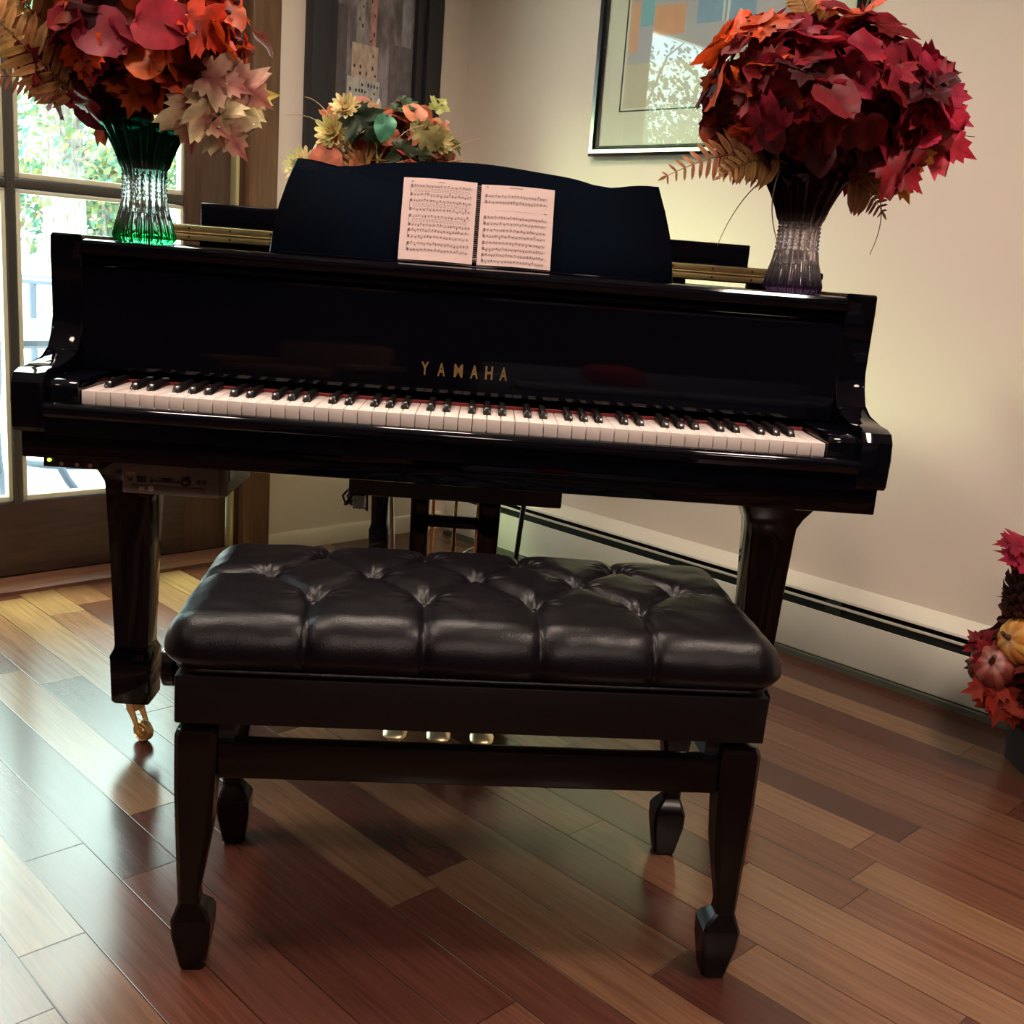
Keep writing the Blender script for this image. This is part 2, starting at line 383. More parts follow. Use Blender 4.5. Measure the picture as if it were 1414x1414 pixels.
# lettering on the fallboard
def glyphs(txt, H, cells, name, mat, parent, M, depth=.0006, bold=.03):
    V, F = [], []
    for ch, (x0, x1) in zip(txt, cells):
        cu = bpy.data.curves.new('tmp', 'FONT'); cu.body = ch; cu.size = 1; cu.extrude = .02; cu.offset = bold
        o = bpy.data.objects.new('tmp', cu); COL.objects.link(o)
        dg = bpy.context.evaluated_depsgraph_get(); me = bpy.data.meshes.new_from_object(o.evaluated_get(dg))
        xs = [v.co.x for v in me.vertices]; ys = [v.co.y for v in me.vertices]; a, b, c, d = min(xs), max(xs), min(ys), max(ys)
        k = len(V)
        for v in me.vertices: V.append(M @ Vector((x0+(v.co.x-a)/(b-a)*(x1-x0), (v.co.y-c)/(d-c)*H, v.co.z/.02*depth)))
        for p in me.polygons: F.append([k+i for i in p.vertices])
        bpy.data.objects.remove(o); bpy.data.curves.remove(cu); bpy.data.meshes.remove(me)
    return pobj(name, V, F, mat, parent, smooth=False)
lean = math.atan2(.174-.147, .905-.748)
ML = Matrix.Translation((0, .1492, .768)) @ Matrix.Rotation(PI/2-.037, 4, 'X')
cells = []
xs = [-.0735, -.0445, -.0155, .0135, .0395, .0650]
for c, x0 in zip('YAMAHA', xs): cells.append((x0, x0+(.0155 if c == 'M' else .0135)))
plabel(glyphs('YAMAHA', .0235, cells, 'lettering', M_gold, fb, ML), 'gold spaced capital letters')
# keys
KW = .0235; ZK = .719
def white_bm():
    bm = B(); box(bm, -KW/2+.0007, KW/2-.0007, 0, .146, ZK-.022, ZK, .0012, 2); return bm
def black_bm():
    bm = B()
    loft(bm, [rrect(-.0068, .0068, .048, .146, ZK-.004, .0012), rrect(-.0066, .0066, .050, .146, ZK+.003, .0016), rrect(-.0052, .0052, .0555, .146, ZK+.0105, .002), rrect(-.0044, .0044, .0575, .146, ZK+.0118, .002)])
    return bm
wk = P('white_key', white_bm(), M_white); wk.location.x = -26*KW+KW/2
bk = None
names = 'ABCDEFG'
for i in range(52):
    if i:
        c = wk.copy(); COL.objects.link(c); c.parent = pn; c.location.x = -26*KW+KW*(i+.5)
    nme = names[i % 7]
    if nme in 'ACDFG' and i < 51:
        xk = -26*KW+KW*(i+1)+{'A': .0022, 'C': -.0018, 'D': .0018, 'F': -.0024, 'G': 0}[nme]
        if bk is None: bk = P('black_key', black_bm(), M_ebony); bk.location.x = xk
        else: c = bk.copy(); COL.objects.link(c); c.parent = pn; c.location.x = xk
# lid, folded front flap, hinge
def lid_outline(y0, y1=None, grow=.004):
    o = offset_outline(OUT, grow); pts = [p for p in o if p[1] > y0 and (y1 is None or p[1] < y1)]
    return pts
bm = B(); lo = [(W2-.012, .451)]+lid_outline(.46)+[(-W2+.012, .451)]
prism(bm, lo, 'z', .9665, .9815, .004, 3); P('lid', bm, M_black)
bm = B(); prism(bm, [(-W2+.012, .4505), (W2-.012, .4505), (W2-.012, .50), (.69, .60), (.66, .655), (.645, .80), (-.70, .80), (-W2+.012, .75)], 'z', .9832, .9985, .004, 3); P('lid_flap', bm, M_black)
bm = B(); box(bm, -.628, .632, .795, .815, .99, 1.053, .003); P('flap_lip', bm, M_black)
bm = B(); box(bm, -.675, .670, .4475, .4515, .9685, .9800, .001); box(bm, -.675, .670, .4475, .4515, .9850, .9968, .001)
tube(bm, [(-.675, .4485, .9826), (.670, .4485, .9826)], .0022, 8)
hg = P('brass_hinge', bm, M_hinge)
bm = B()
for k in range(17):
    for z in (.9742, .9908): disc(bm, (-.64+.08*k, .4470, z), .0024, 8, 'y', .0012)
P('hinge_screw', bm, simple('dark_brass', (.30, .17, .06), .3, metal=1), hg)
bm = B(); box(bm, -.555, .438, .50, .56, .74, .9668, .003); P('damper_gap_block', bm, M_dull)  # dark block added inside, stopping light through the gap under the lid
bm = B(); box(bm, .566, .668, .48, .52, .74, .9668, .002); P('lid_gap_block', bm, M_dull)  # second added block, closing the right end of the bright lid gap
for x in (-.69, .69):
    bm = B(); disc(bm, (x, .47, .9617), .008, 12, 'z', .0102); P('lid_bumper', bm, M_dull)
# music desk with the wavy top edge, leaning back
def desk_top(t): return -.0115*math.exp(-((abs(t)-.72)/.13)**2)+.017*math.exp(-(t/.46)**2*1.15)
pts = []
pts += [(-.366, 0), (.372, 0)]
for t, dx in ((.25, -.003), (.5, -.009), (.75, -.020), (1, -.033)): pts.append((.372+dx, .186*t))
for i in range(1, 40):
    t = 1-2*i/40; pts.append((-.003+t*.337, .186+desk_top(t)))
for t, dx in ((1, .033), (.75, .020), (.5, .009), (.25, .003)): pts.append((-.366+dx, .186*t))
bm = B(); prism(bm, pts, 'z', -.012, 0, .0015, 2)
Mdk = Matrix.Translation((0, .262, TOPZ+.001)) @ Matrix.Rotation(math.radians(68), 4, 'X')
bmesh.ops.transform(bm, matrix=Mdk, verts=bm.verts)
md = P('music_desk', bm, M_desk)
bm = B(); box(bm, -.33, .33, .235, .262, TOPZ-.0005, TOPZ+.0045, .002); P('desk_ledge', bm, M_black, md)
for x in (-.15, .15):
    bm = B(); tube(bm, [(x, .325, 1.07), (x, .40, TOPZ+.003)], .005, 6); P('desk_prop', bm, M_brass, md)
# legs
def leg_obj(cx, cy, flare_in):
    bm = B()
    def ring(z, a, r=.006): return rrect(-a, a, -a, a, z, r, 2)
    loft(bm, [ring(.086, .034), ring(.092, .0375), ring(.183, .0395), ring(.196, .0335), ring(.205, .0322), ring(.40, .0385), ring(.50, .0425), ring(.525, .044), ring(.545, .052), ring(.565, .064), ring(.585, .071), ring(.6015, .072)])
    o = obj('leg', bm, M_black, pn); o.location = (cx, cy, 0)
    bm = B()
    disc(bm, (0, 0, .0845), .023, 16, 'z', .005)
    tube(bm, [(0, 0, .083), (0, 0, .068)], .0085, 12)
    for sg in (-1, 1): prism(bm, [(-.013, .074), (.006, .074), (.014, .050), (.0235, .026), (.0225, .018), (.0170, .018), (.0145, .026), (.002, .046), (-.012, .062)], 'y', sg*.0125-.0018, sg*.0125+.0018, .0006, 1)
    box(bm, -.012, .010, -.0125, .0125, .062, .074, .001)
    tube(bm, [(.020, -.0165, .0215), (.020, .0165, .0215)], .0042, 10)
    c = obj('caster', bm, M_caster, o, ang=25); plabel(c, 'brass caster')
    bm = B(); pf = [(.003, -.0060), (.0075, -.0085), (.0085, -.0085), (.010, -.0060), (.0165, -.0060), (.0185, -.0085), (.0205, -.0070), (.0212, 0), (.0205, .0070), (.0185, .0085), (.0165, .0060), (.010, .0060), (.0085, .0085), (.0075, .0085), (.003, .0060)]
    lathe(bm, pf, 28); bmesh.ops.transform(bm, matrix=Matrix.Translation((.020, 0, .0213)) @ Matrix.Rotation(PI/2, 4, 'X'), verts=bm.verts)
    c2 = obj('caster_wheel', bm, M_caster, o, ang=25)
    for q in (c, c2): q.matrix_basis = Matrix.Rotation(math.radians(-30), 4, 'Z')
    return o
lg = leg_obj(-.601, .242, 1)
l2 = copy_tree(lg, pn); l2.location = (.601, .242, 0)
l3 = copy_tree(lg, pn); l3.location = (-.238, 1.34, 0); l3.scale = (.72, .72, 1)
bm = B(); box(bm, -.66, .66, .19, .30, .588, .602, .002); P('leg_plate', bm, M_dull)
# key-bed underside beams + belly
for x in (-.30, .0, .30):
    bm = B(); box(bm, x-.04, x+.04, .48, 1.2-abs(x)*.4, .645, .70, .004); P('bottom_beam', bm, M_dull)
# pedal lyre
bm = B(); box(bm, -.222, .215, .40, .50, .488, .601, .004); ly = P('pedal_lyre', bm, M_dull)
bm = B(); loft(bm, [rrect(-.090, -.054, .41, .445, .12, .004), rrect(-.094, -.056, .41, .445, .50, .004)]); P('lyre_post', bm, M_black, ly)
bm = B(); loft(bm, [rrect(.050, .086, .41, .445, .12, .004), rrect(.046, .092, .41, .445, .50, .004)]); P('lyre_post', bm, M_black, ly)
bm = B(); box(bm, -.056, .05, .43, .452, .424, .448, .002); P('lyre_crossbar', bm, M_black, ly)
bm = B(); box(bm, -.145, .145, .38, .51, .042, .125, .008); P('pedal_box', bm, M_black, ly)
for x in (-.050, -.002, .046):
    bm = B(); tube(bm, [(x, .49, .11), (x, .49, .50)], .0042, 8); P('pedal_rod', bm, M_brass, ly)
for s in (-1, 1):
    bm = B(); tube(bm, [(s*.120, .505, .13), (s*.155, .56, .60)], .0055, 8); P('lyre_brace', bm, M_steel if s < 0 else M_dull, ly)
for x in (-.088, -.003, .082):
    bm = B()
    loft(bm, [rrect(x-.010, x+.010, .385, .387, .060+.0, .0009), ] + [[(x+w*c, y, z+h*sn) for c, sn in [(math.cos(2*PI*k/14), math.sin(2*PI*k/14)) for k in range(14)]] for y, w, h, z in ()]) if False else None
    rings = []
    for y, w, h, z in ((.39, .009, .005, .066), (.33, .009, .005, .068), (.27, .012, .006, .068), (.235, .019, .007, .066), (.210, .024, .0075, .063), (.192, .022, .007, .060), (.183, .014, .005, .058), (.180, .004, .002, .0575)):
        rings.append([(x+w*math.cos(2*PI*k/14), y, z+h*math.sin(2*PI*k/14)) for k in range(14)])
    loft(bm, rings); P('pedal', bm, M_pedal, ly)
bm = B(); tube(bm, [(-.02, .56, .30), (.0, .55, .325), (.035, .53, .355), (.05, .52, .365)], .003, 6); P('trap_wire', bm, M_steel, ly)

# ------------------------------------------------------------------ units hung under the keybed
dp = thing('disc_player', 'charcoal disc player unit with round knob hung under left end of the keyboard', 'player', loc=(-.494, .12, .526))
def D(name, bm, mat, par=dp): return obj(name, bm, mat, par)
bm = B(); box(bm, -.0885, .0905, .006, .20, 0.002, .0735, .003); D('housing', bm, M_plast)
bm = B(); box(bm, -.091, .0775, 0, .008, .000, .0745, .002); fp = D('faceplate', bm, M_plast)
bm = B(); prism(bm, [(.02, .0745), (.20, .0745), (.17, .055), (.06, .03), (.02, .028)], 'x', .0910, .0925); D('mounting_bracket', bm, simple('grey_green_steel', (.10, .13, .11), .4))
bm = B(); box(bm, -.075, .0535, -.0012, .002, .0035, .0165, .001); D('disc_drawer', bm, simple('drawer_plastic', (.15, .135, .125), .5))
bm = B(); box(bm, -.062, -.052, -.0018, 0, .0065, .0135, .0008); plabel(D('sticker', bm, simple('pinkish_sticker', (.50, .38, .34), .6)), 'pinkish square sticker')
bm = B(); disc(bm, (-.0405, -.0012, .0105), .0052, 14, 'y', .0014); box(bm, -.0452, -.0358, -.0018, 0, .0085, .0135, .0006); plabel(D('sticker', bm, simple('white_sticker', (.68, .55, .52), .6)), 'white rounded sticker')
bm = B(); box(bm, -.066, -.050, -.001, .002, .0205, .031, .0005); D('display', bm, M_plast2)
bm = B(); box(bm, -.035, .012, -.001, .002, .0230, .0255, .0003); box(bm, -.022, -.004, -.0012, .002, .0225, .031, .0004); D('disc_slot', bm, M_plast2)
for q in ((-.0395, .0032), (-.0765, .0028)):
    bm = B(); disc(bm, (q[0], -.001, .0248), q[1], 12, 'y', .003); D('button', bm, M_plast2)
bm = B(); disc(bm, (.0205, -.004, .0265), .0072, 20, 'y', .010); disc(bm, (.0205, -.0005, .0265), .0088, 20, 'y', .002); kn = D('knob', bm, M_plast2)
bm = B(); box(bm, .0175, .0235, -.0096, -.009, .0258, .0274); D('knob_mark', bm, simple('mark_grey', (.35, .33, .3), .5), kn)
for q in (.0425, .0525):
    bm = B(); disc(bm, (q, -.001, .0272), .0042, 12, 'y', .003); D('jack', bm, M_plast2)
bm = B(); box(bm, .040, .057, -.0006, .001, .0335, .0355); box(bm, .040, .045, -.0006, .001, .0185, .021); box(bm, .048, .053, -.0006, .001, .0185, .021); D('marking', bm, simple('tan_print', (.33, .22, .16), .6))
MQ = Matrix.Translation((-.0845, -.0003, .0325)) @ Matrix.Rotation(PI/2, 4, 'X')
M_qrs = simple('pale_gold_print', (.58, .47, .28), .4)
glyphs('QRS', .0060, [(0, .0052), (.0058, .0106), (.0114, .0162)], 'lettering', M_qrs, dp, MQ, .0003, .03)

cb = thing('control_box', 'small black control box with lit green lamp under the bass end of the piano', 'control box', loc=(-.662, .07, .574))
bm = B(); box(bm, -.040, .056, 0, .10, 0, .0255, .0015); obj('housing', bm, M_plast2, cb)
bm = B(); disc(bm, (-.029, -.001, .0125), .0033, 12, 'y', .004); plabel(obj('indicator_lamp', bm, simple('green_lamp', (.55, .95, .10), .3, emit=2.2), cb), 'glowing yellow-green lamp')
for x in (-.008, .018, .040):
    bm = B(); disc(bm, (x, -.001, .007), .0038, 12, 'y', .004); obj('jack', bm, M_steel, cb)

cab = thing('cable_bundle', 'tangled dark cables and pale teal connectors hanging under the keyboard', 'cable', loc=(-.205, .41, .5))
bm = B()
for k in range(7):
    x = -.014+.005*k; s = (-1)**k
    tube(bm, [(x, .01, 0), (x-.006*s-.008, -.006, -.016), (x-.010+.004*s, -.010+.003*k, -.034), (x+.006*s, 0, -.028-.003*k), (x+.004, .01, -.012)], .0028, 6)
obj('cable', bm, M_plast2, cab)
bm = B(); box(bm, -.006, .018, -.016, -.004, -.040, -.012, .002); plabel(obj('connector', bm, simple('pale_teal_plastic', (.35, .50, .50), .4), cab), 'pale teal connector')

# ------------------------------------------------------------------ sheet music
mb = thing('music_book', 'open spiral-bound sheet music book with rosy pages leaning on the music desk', 'book', mw=Matrix.Translation((.006, .247, TOPZ+.005)) @ Matrix.Rotation(math.radians(70), 4, 'X'))
BW, BH = .138, .155
def page(s):
    bm = B(); R = []
    nx = 14
    rings = []
    for j in (0, 1):
        rings.append([])
    V = [[None]*(nx+1) for _ in range(2)]
    for zlev in (0, 1):
        pass
    top = []; bot = []
    for i in range(nx+1):
        t = i/nx; x = s*(.004+t*(BW-.004)); z = .006*math.sin(PI*min(1, t*1.0))*.7+.003
        top.append((x, z)); bot.append((x, 0.0))
    prism(bm, top+bot[::-1], 'y', 0, BH*(1.0 if s < 0 else .985))
    return bm
def pz(x): t = (abs(x)-.004)/(BW-.004); return .0042*math.sin(PI*max(0, min(1, t)))+.003+.0004
for s in (-1, 1):
    pg = obj('page', page(s), M_paper, mb)
    V, F, V2, F2 = [], [], [], []
    def quad(x0, x1, y0, y1, pale=False):
        A, Bq = (V2, F2) if pale else (V, F)
        n = max(1, int(abs(x1-x0)/.012))
        for k in range(n):
            a = x0+(x1-x0)*k/n; b = x0+(x1-x0)*(k+1)/n; i = len(A)
            A.extend([(a, y0, pz(a)), (b, y0, pz(b)), (b, y1, pz(b)), (a, y1, pz(a))]); Bq.append((i, i+1, i+2, i+3))
    xl, xr = (-.124, -.012) if s < 0 else (.012, .126)
    H = BH*(1.0 if s < 0 else .985)
    sys_y = [.138, .110, .081, .054, .029] if s < 0 else [.130, .089, .065, .041, .018]
    rnd = random.Random(3+s)
    quad(-.075 if s < 0 else .055, -.062 if s < 0 else .08, .1475, .1488)
    quad(xl, xl+.005, .1475, .149)
    for q, y in enumerate(sys_y):
        gap = .0165 if s < 0 and q < 3 else .0115
        for st, yy in enumerate((y, y-gap)):
            for l in range(5): quad(xl, xr, yy+l*.0010-.0002, yy+l*.0010+.0001, True)
            x = xl+.003
            quad(xl+.001, xl+.0035, yy-.0008, yy+.005)
            x += .004
            while x < xr-.003:
                ny = yy+rnd.uniform(-.0008, .0042)
                quad(x, x+.0020, ny-.0008, ny+.0008)
                u = 1 if rnd.random() < .5 else -1
                quad(x+.0014, x+.0019, min(ny, ny+u*.0035), max(ny, ny+u*.0035))
                if rnd.random() < .25: quad(x, x+.002, ny+u*.0022-.0006, ny+u*.0022+.0008)
                x += rnd.uniform(.0042, .0072)
        quad(xl-.0004, xl+.0004, y-gap, y+.004)
        if gap > .012:
            for li in range(3):
                x = xl+.006
                while x < xr-.006:
                    w = rnd.uniform(.002, .006); quad(x, x+w, y-.0035-li*.0026-.0005, y-.0035-li*.0026+.0006, True); x += w+.0018
    if s > 0:
        x = xl+.02
        while x < xr-.02: w = rnd.uniform(.002, .006); quad(x, x+w, .1035, .1045, True); x += w+.0015
        quad(xr-.006, xr, .1035, .105)
    pobj('printed_music', V, F, M_ink, pg, smooth=False); pobj('printed_text', V2, F2, M_inkl, pg, smooth=False)
bm = B()
for k in range(40):
    y = .004+k*.0037
    tube(bm, [(-.0035, y, .003), (-.002, y, .0058), (.002, y, .0058), (.0035, y, .003)], .0006, 5)
plabel(obj('spiral_binding', bm, simple('grey_wire', (.16, .12, .12), .4), mb), 'dark spiral wire')

# ------------------------------------------------------------------ piano bench
BX, BY, BA = .04792, -.25573, .05865
bn = thing('piano_bench', 'black tufted leather piano bench with curved wooden legs in front of the piano', 'bench', loc=(BX, BY, 0), rotz=BA)
def N(name, bm, mat, par=bn, ang=38): return obj(name, bm, mat, par, ang=ang)
hx, hy, rr, zt, side = .4045, .206, .047, .5095, .0205
Lx, Ly = hx-rr+rr*PI/2+side, hy-rr+rr*PI/2+side
rows = {-.080: [-.225, -.075, .075, .225], .020: [-.30, -.15, 0, .15, .30], .120: [-.225, -.075, .075, .225]}
btn = [(x, y) for y, xs_ in rows.items() for x in xs_]
segs = []
for i, a in enumerate(btn):
    for b in btn[i+1:]:
        if .05 < abs(a[0]-b[0]) < .09 and .08 < abs(a[1]-b[1]) < .12: segs.append((a, b))
for x in rows[-.080]: segs.append(((x, -.080), (x, -Ly)))
for x in rows[.120]: segs.append(((x, .120), (x, Ly)))
segs += [((-.30, .02), (-Lx, .02)), ((.30, .02), (Lx, .02))]
def sd(px, py, a, b):
    dx, dy = b[0]-a[0], b[1]-a[1]; t = max(0, min(1, ((px-a[0])*dx+(py-a[1])*dy)/(dx*dx+dy*dy))); return math.hypot(px-a[0]-t*dx, py-a[1]-t*dy)
nx, ny = 236, 156
V = []; F = []
for j in range(ny+1):
    b = -Ly+2*Ly*j/ny
    for i in range(nx+1):
        a = -Lx+2*Lx*i/nx
        cx = max(-(hx-rr), min(hx-rr, a)); cy = max(-(hy-rr), min(hy-rr, b)); ex, ey = a-cx, b-cy; e = math.hypot(ex, ey)
        if e > rr*PI/2+side: e = rr*PI/2+side
        d = (ex/math.hypot(ex, ey), ey/math.hypot(ex, ey)) if e > 1e-9 else (0, 0)
        if e < rr*PI/2: ph = e/rr; out = rr*math.sin(ph); z = zt-rr*(1-math.cos(ph))
        else: ph = PI/2; out = rr; z = zt-rr-(e-rr*PI/2)
        dm = min(sd(a, b, *s_) for s_ in segs); db = min(math.hypot(a-q[0], b-q[1]) for q in btn)
        wob = 1+.25*noise.noise(Vector((a*14, b*14, 1.3)))
        D_ = -.0085*math.exp(-dm/.0045)*wob-.0036*math.exp(-(dm/.020)**2)-.0095*math.exp(-(db/.017)**2)+.0015
        # gathers around the buttons
        if db < .06:
            q = min(btn, key=lambda q: math.hypot(a-q[0], b-q[1])); an = math.atan2(b-q[1], a-q[0])
            D_ += .0013*math.cos(an*11+q[0]*40)*math.exp(-((db-.022)/.016)**2)
        fade = 1 if e < rr*PI/2+side*.5 else max(0, 1-(e-rr*PI/2-side*.5)/(side*.5))
        D_ *= .35+.65*fade
        D_ += .0012*noise.noise(Vector((a*30, b*30, 4)))
        crown = .012*(1-(cx/hx)**2)*(1-(cy/hy)**2)*(1 if e < .001 else math.cos(min(ph, PI/2)))
        tuck = -.017*max(0, (e-rr*PI/2)/side)**1.5
        V.append((cx+d[0]*(out+tuck+D_*math.sin(ph)), cy+d[1]*(out+tuck+D_*math.sin(ph)), z+crown+D_*math.cos(ph)))
for j in range(ny):
    for i in range(nx):
        k = j*(nx+1)+i; F.append((k, k+1, k+nx+2, k+nx+1))
cu = pobj('cushion', V, F, M_leather, bn)
bm = B(); box(bm, -.380, .380, -.180, .180, .430, .4425, .002); N('cushion_base', bm, M_dull)
for (qx, qy) in btn:
    bm = B(); lathe(bm, [(.0005, .0045), (.005, .004), (.008, .002), (.0088, 0), (.0088, -.004)], 12, (qx, qy, zt-.0185+.012*(1-(qx/hx)**2)*(1-(qy/hy)**2)))
    N('tufting_button', bm, M_leather, cu)
zc = .4405
bm = B(); tube(bm, [(p[0], p[1], zc) for p in (lambda q: q+[q[0]])(rrect(-.389, .389, -.1905, .1905, 0, .035, 8))], .0026, 8, False)
N('piping', bm, M_leather, cu)
bm = B(); box(bm, -.388, .388, -.187, .187, .3655, .4315, .003, 2); N('apron', bm, M_apron)
bm = B(); tube(bm, [(-.385, -.085, .405), (-.405, -.085, .405)], .008, 10)
tube(bm, [(-.403, -.085, .405), (-.407, -.085, .405), (-.421, -.085, .405), (-.425, -.085, .405)], [.024, .029, .029, .024], 18); N('height_knob', bm, M_satin)
for sx in (-1, 1):
    for sy in (-1, 1):
        bm = B(); rings = []
        for z, o, i in ((.0, .3795, .350), (.004, .3815, .347), (.055, .3905, .3395), (.080, .3915, .3390), (.088, .3885, .342), (.103, .3835, .3545), (.118, .384, .3555), (.150, .3855, .350), (.21, .387, .341), (.27, .3885, .337), (.32, .3885, .335), (.347, .3885, .335), (.3545, .386, .338), (.356, .383, .341)):
            yo, yi = o-.2015, i-.2015
            x0, x1 = sorted((sx*o, sx*i)); y0, y1 = sorted((sy*yo, sy*yi))
            rings.append(rrect(x0, x1, y0, y1, z, .006 if z > .12 else .004, 1))
        loft(bm, rings); N('leg', bm, M_satin, ang=20)
for sy in (-1, 1):
    bm = B(); box(bm, -.336, .336, *sorted((sy*.178, sy*.152)), .2855, .337, .004); N('rail', bm, M_satin)
for sx in (-1, 1):
    bm = B(); box(bm, *sorted((sx*.380, sx*.352)), -.135, .135, .2855, .337, .004); N('rail', bm, M_satin)
for sx in (-1, 1):
    for sy in (-1, 1):
        bm = B(); box(bm, *sorted((sx*.37, sx*.315)), *sorted((sy*.165, sy*.09)), .330, .3665, .003); N('lift_block', bm, M_dull)

# ------------------------------------------------------------------ leaves
MAPLE = [(.03, .0), (.18, -.09), (.43, -.06), (.36, .04), (.47, .12), (.33, .19), (.50, .30), (.70, .50), (.55, .50), (.57, .63), (.43, .57), (.25, .47), (.31, .67), (.21, .68), (.20, .83), (.10, .80), (0, 1.03)]
ROUND = [(.02, 0), (.20, .02), (.36, .16), (.43, .36), (.40, .56), (.30, .76), (.16, .92), (0, 1.02)]
OAK = [(.02, 0), (.10, .05), (.22, .12), (.15, .24), (.34, .30), (.36, .40), (.2, .46), (.40, .58), (.40, .70), (.22, .70), (.26, .86), (.12, .96), (0, 1.0)]
LANCE = [(.02, 0), (.10, .18), (.15, .42), (.12, .68), (.05, .9), (0, 1.02)]
HYD = [(.02, 0), (.22, -.03), (.42, .1), (.52, .32), (.50, .55), (.38, .78), (.30, .84), (.2, .95), (.10, .93), (0, 1.0)]
class Leaves:
    def __init__(s): s.V = []; s.F = []; s.C = []
    def leaf(s, pos, nrm, tip, size, shape, col, edge=None, curl=.25, fold=.35, rnd=random):
        """pos: leaf base; tip: tip direction; nrm: upper side; colours interpolate vein->edge"""
        n = Vector(nrm).normalized(); t = Vector(tip); t = (t-n*t.dot(n))
        if t.length < 1e-4: t = n.orthogonal()
        t.normalize(); b = t.cross(n); pos = Vector(pos); edge = edge or col
        tw = rnd.uniform(-.25, .25); ruff = rnd.uniform(0, 6.28); ra = rnd.uniform(.03, .09)
        def pt(x, y):
            z = -curl*(y-.15)**2+fold*abs(x)*.6-.5*abs(x)**2*fold+tw*x*y+ra*math.sin(9*y+ruff+ (3 if x > 0 else 0))*min(1, abs(x)*3)
            return pos+(b*x+t*y+n*z)*size
        k = len(s.V)
        mid = [0, .12, .3, .5, .7, .86]
        for y in mid: s.V.append(pt(0, y)); s.C.append([c*.72 for c in col])
        nm = len(mid)
        for sg in (1, -1):
            o = len(s.V); nq = len(shape)
            for fx, cf in ((.5, .55), (1, 1)):
                for (x, y) in shape:
                    yy = y if fx == 1 else y*.86+.06
                    s.V.append(pt(sg*x*fx, yy)); f = min(1, abs(x)*2.2)*cf; q = 1-.22*math.sin(y*21+2*x)*(1-cf*.5); s.C.append([(col[i]*(1-f)+edge[i]*f)*q for i in range(3)])
            m_ = 0
            for q in range(nq-1):
                ym = (shape[q][1]+shape[q+1][1])/2 - .12*abs(shape[q][0])
                while m_ < nm-1 and mid[m_+1] <= ym:
                    s.F.append((k+m_, o+q, k+m_+1) if sg > 0 else (k+m_+1, o+q, k+m_)); m_ += 1
                s.F.append((k+m_, o+q, o+q+1) if sg > 0 else (o+q+1, o+q, k+m_))
                s.F.append((o+q, o+nq+q, o+nq+q+1, o+q+1) if sg > 0 else (o+q+1, o+nq+q+1, o+nq+q, o+q))
    def stalk(s, pts, r0, r1, col, n=5):
        pts = [Vector(p) for p in pts]; k = len(s.V); L = len(pts)
        for i, p in enumerate(pts):
            d = (pts[min(i+1, L-1)]-pts[max(i-1, 0)]).normalized(); a = d.orthogonal().normalized(); b = d.cross(a); r = r0+(r1-r0)*i/(L-1)
            for q in range(n): s.V.append(p+(a*math.cos(2*PI*q/n)+b*math.sin(2*PI*q/n))*r); s.C.append(col)
        for i in range(L-1):
            for q in range(n): s.F.append((k+i*n+q, k+i*n+(q+1) % n, k+(i+1)*n+(q+1) % n, k+(i+1)*n+q))
    def build(s, name, parent, label=None, mat=None):
        if not s.V: return None
        o = pobj(name, s.V, s.F, mat or M_leaf, parent, s.C)
        if label: o['label'] = label
        return o
def jit(c, r, a=.25):
    k = 1+r.uniform(-a, a); return tuple(max(.002, min(.95, x*k*(1+r.uniform(-.08, .08)))) for x in c)
def bez(p0, p1, p2, n=8):
    p0, p1, p2 = map(Vector, (p0, p1, p2)); return [p0*(1-t)**2+p1*2*t*(1-t)+p2*t*t for t in [i/n for i in range(n+1)]]
def fern(parent, p0, p1, p2, width, col, r, n=22, label=None, face=(0, -1, .3)):
    L = Leaves(); pts = bez(p0, p1, p2, n); L.stalk(pts, .0016, .0006, tuple(c*.6 for c in col))
    for i in range(2, n+1):
        t = i/n; d = (pts[i]-pts[i-1]).normalized(); f = Vector(face); side = d.cross(f).normalized(); nn = side.cross(d).normalized()
        w = width*(.45+.55*math.sin(PI*min(1, .2+t*.8)))*(1.05-t*.55)
        for sg in (1, -1):
            L.leaf(pts[i], nn+Vector((r.uniform(-.2, .2), r.uniform(-.2, .2), r.uniform(-.2, .2))), side*sg+d*.45, w*r.uniform(.9, 1.1), [(.04, 0), (.105, .08), (.125, .4), (.10, .75), (0, 1)], jit(col, r, .2), tuple(c*1.25 for c in col), .3, .2, r)
    L.leaf(pts[-1], nn, d, width*.3, LANCE, jit(col, r), None, .2, .2, r)
    return L.build('fern_frond', parent, label)

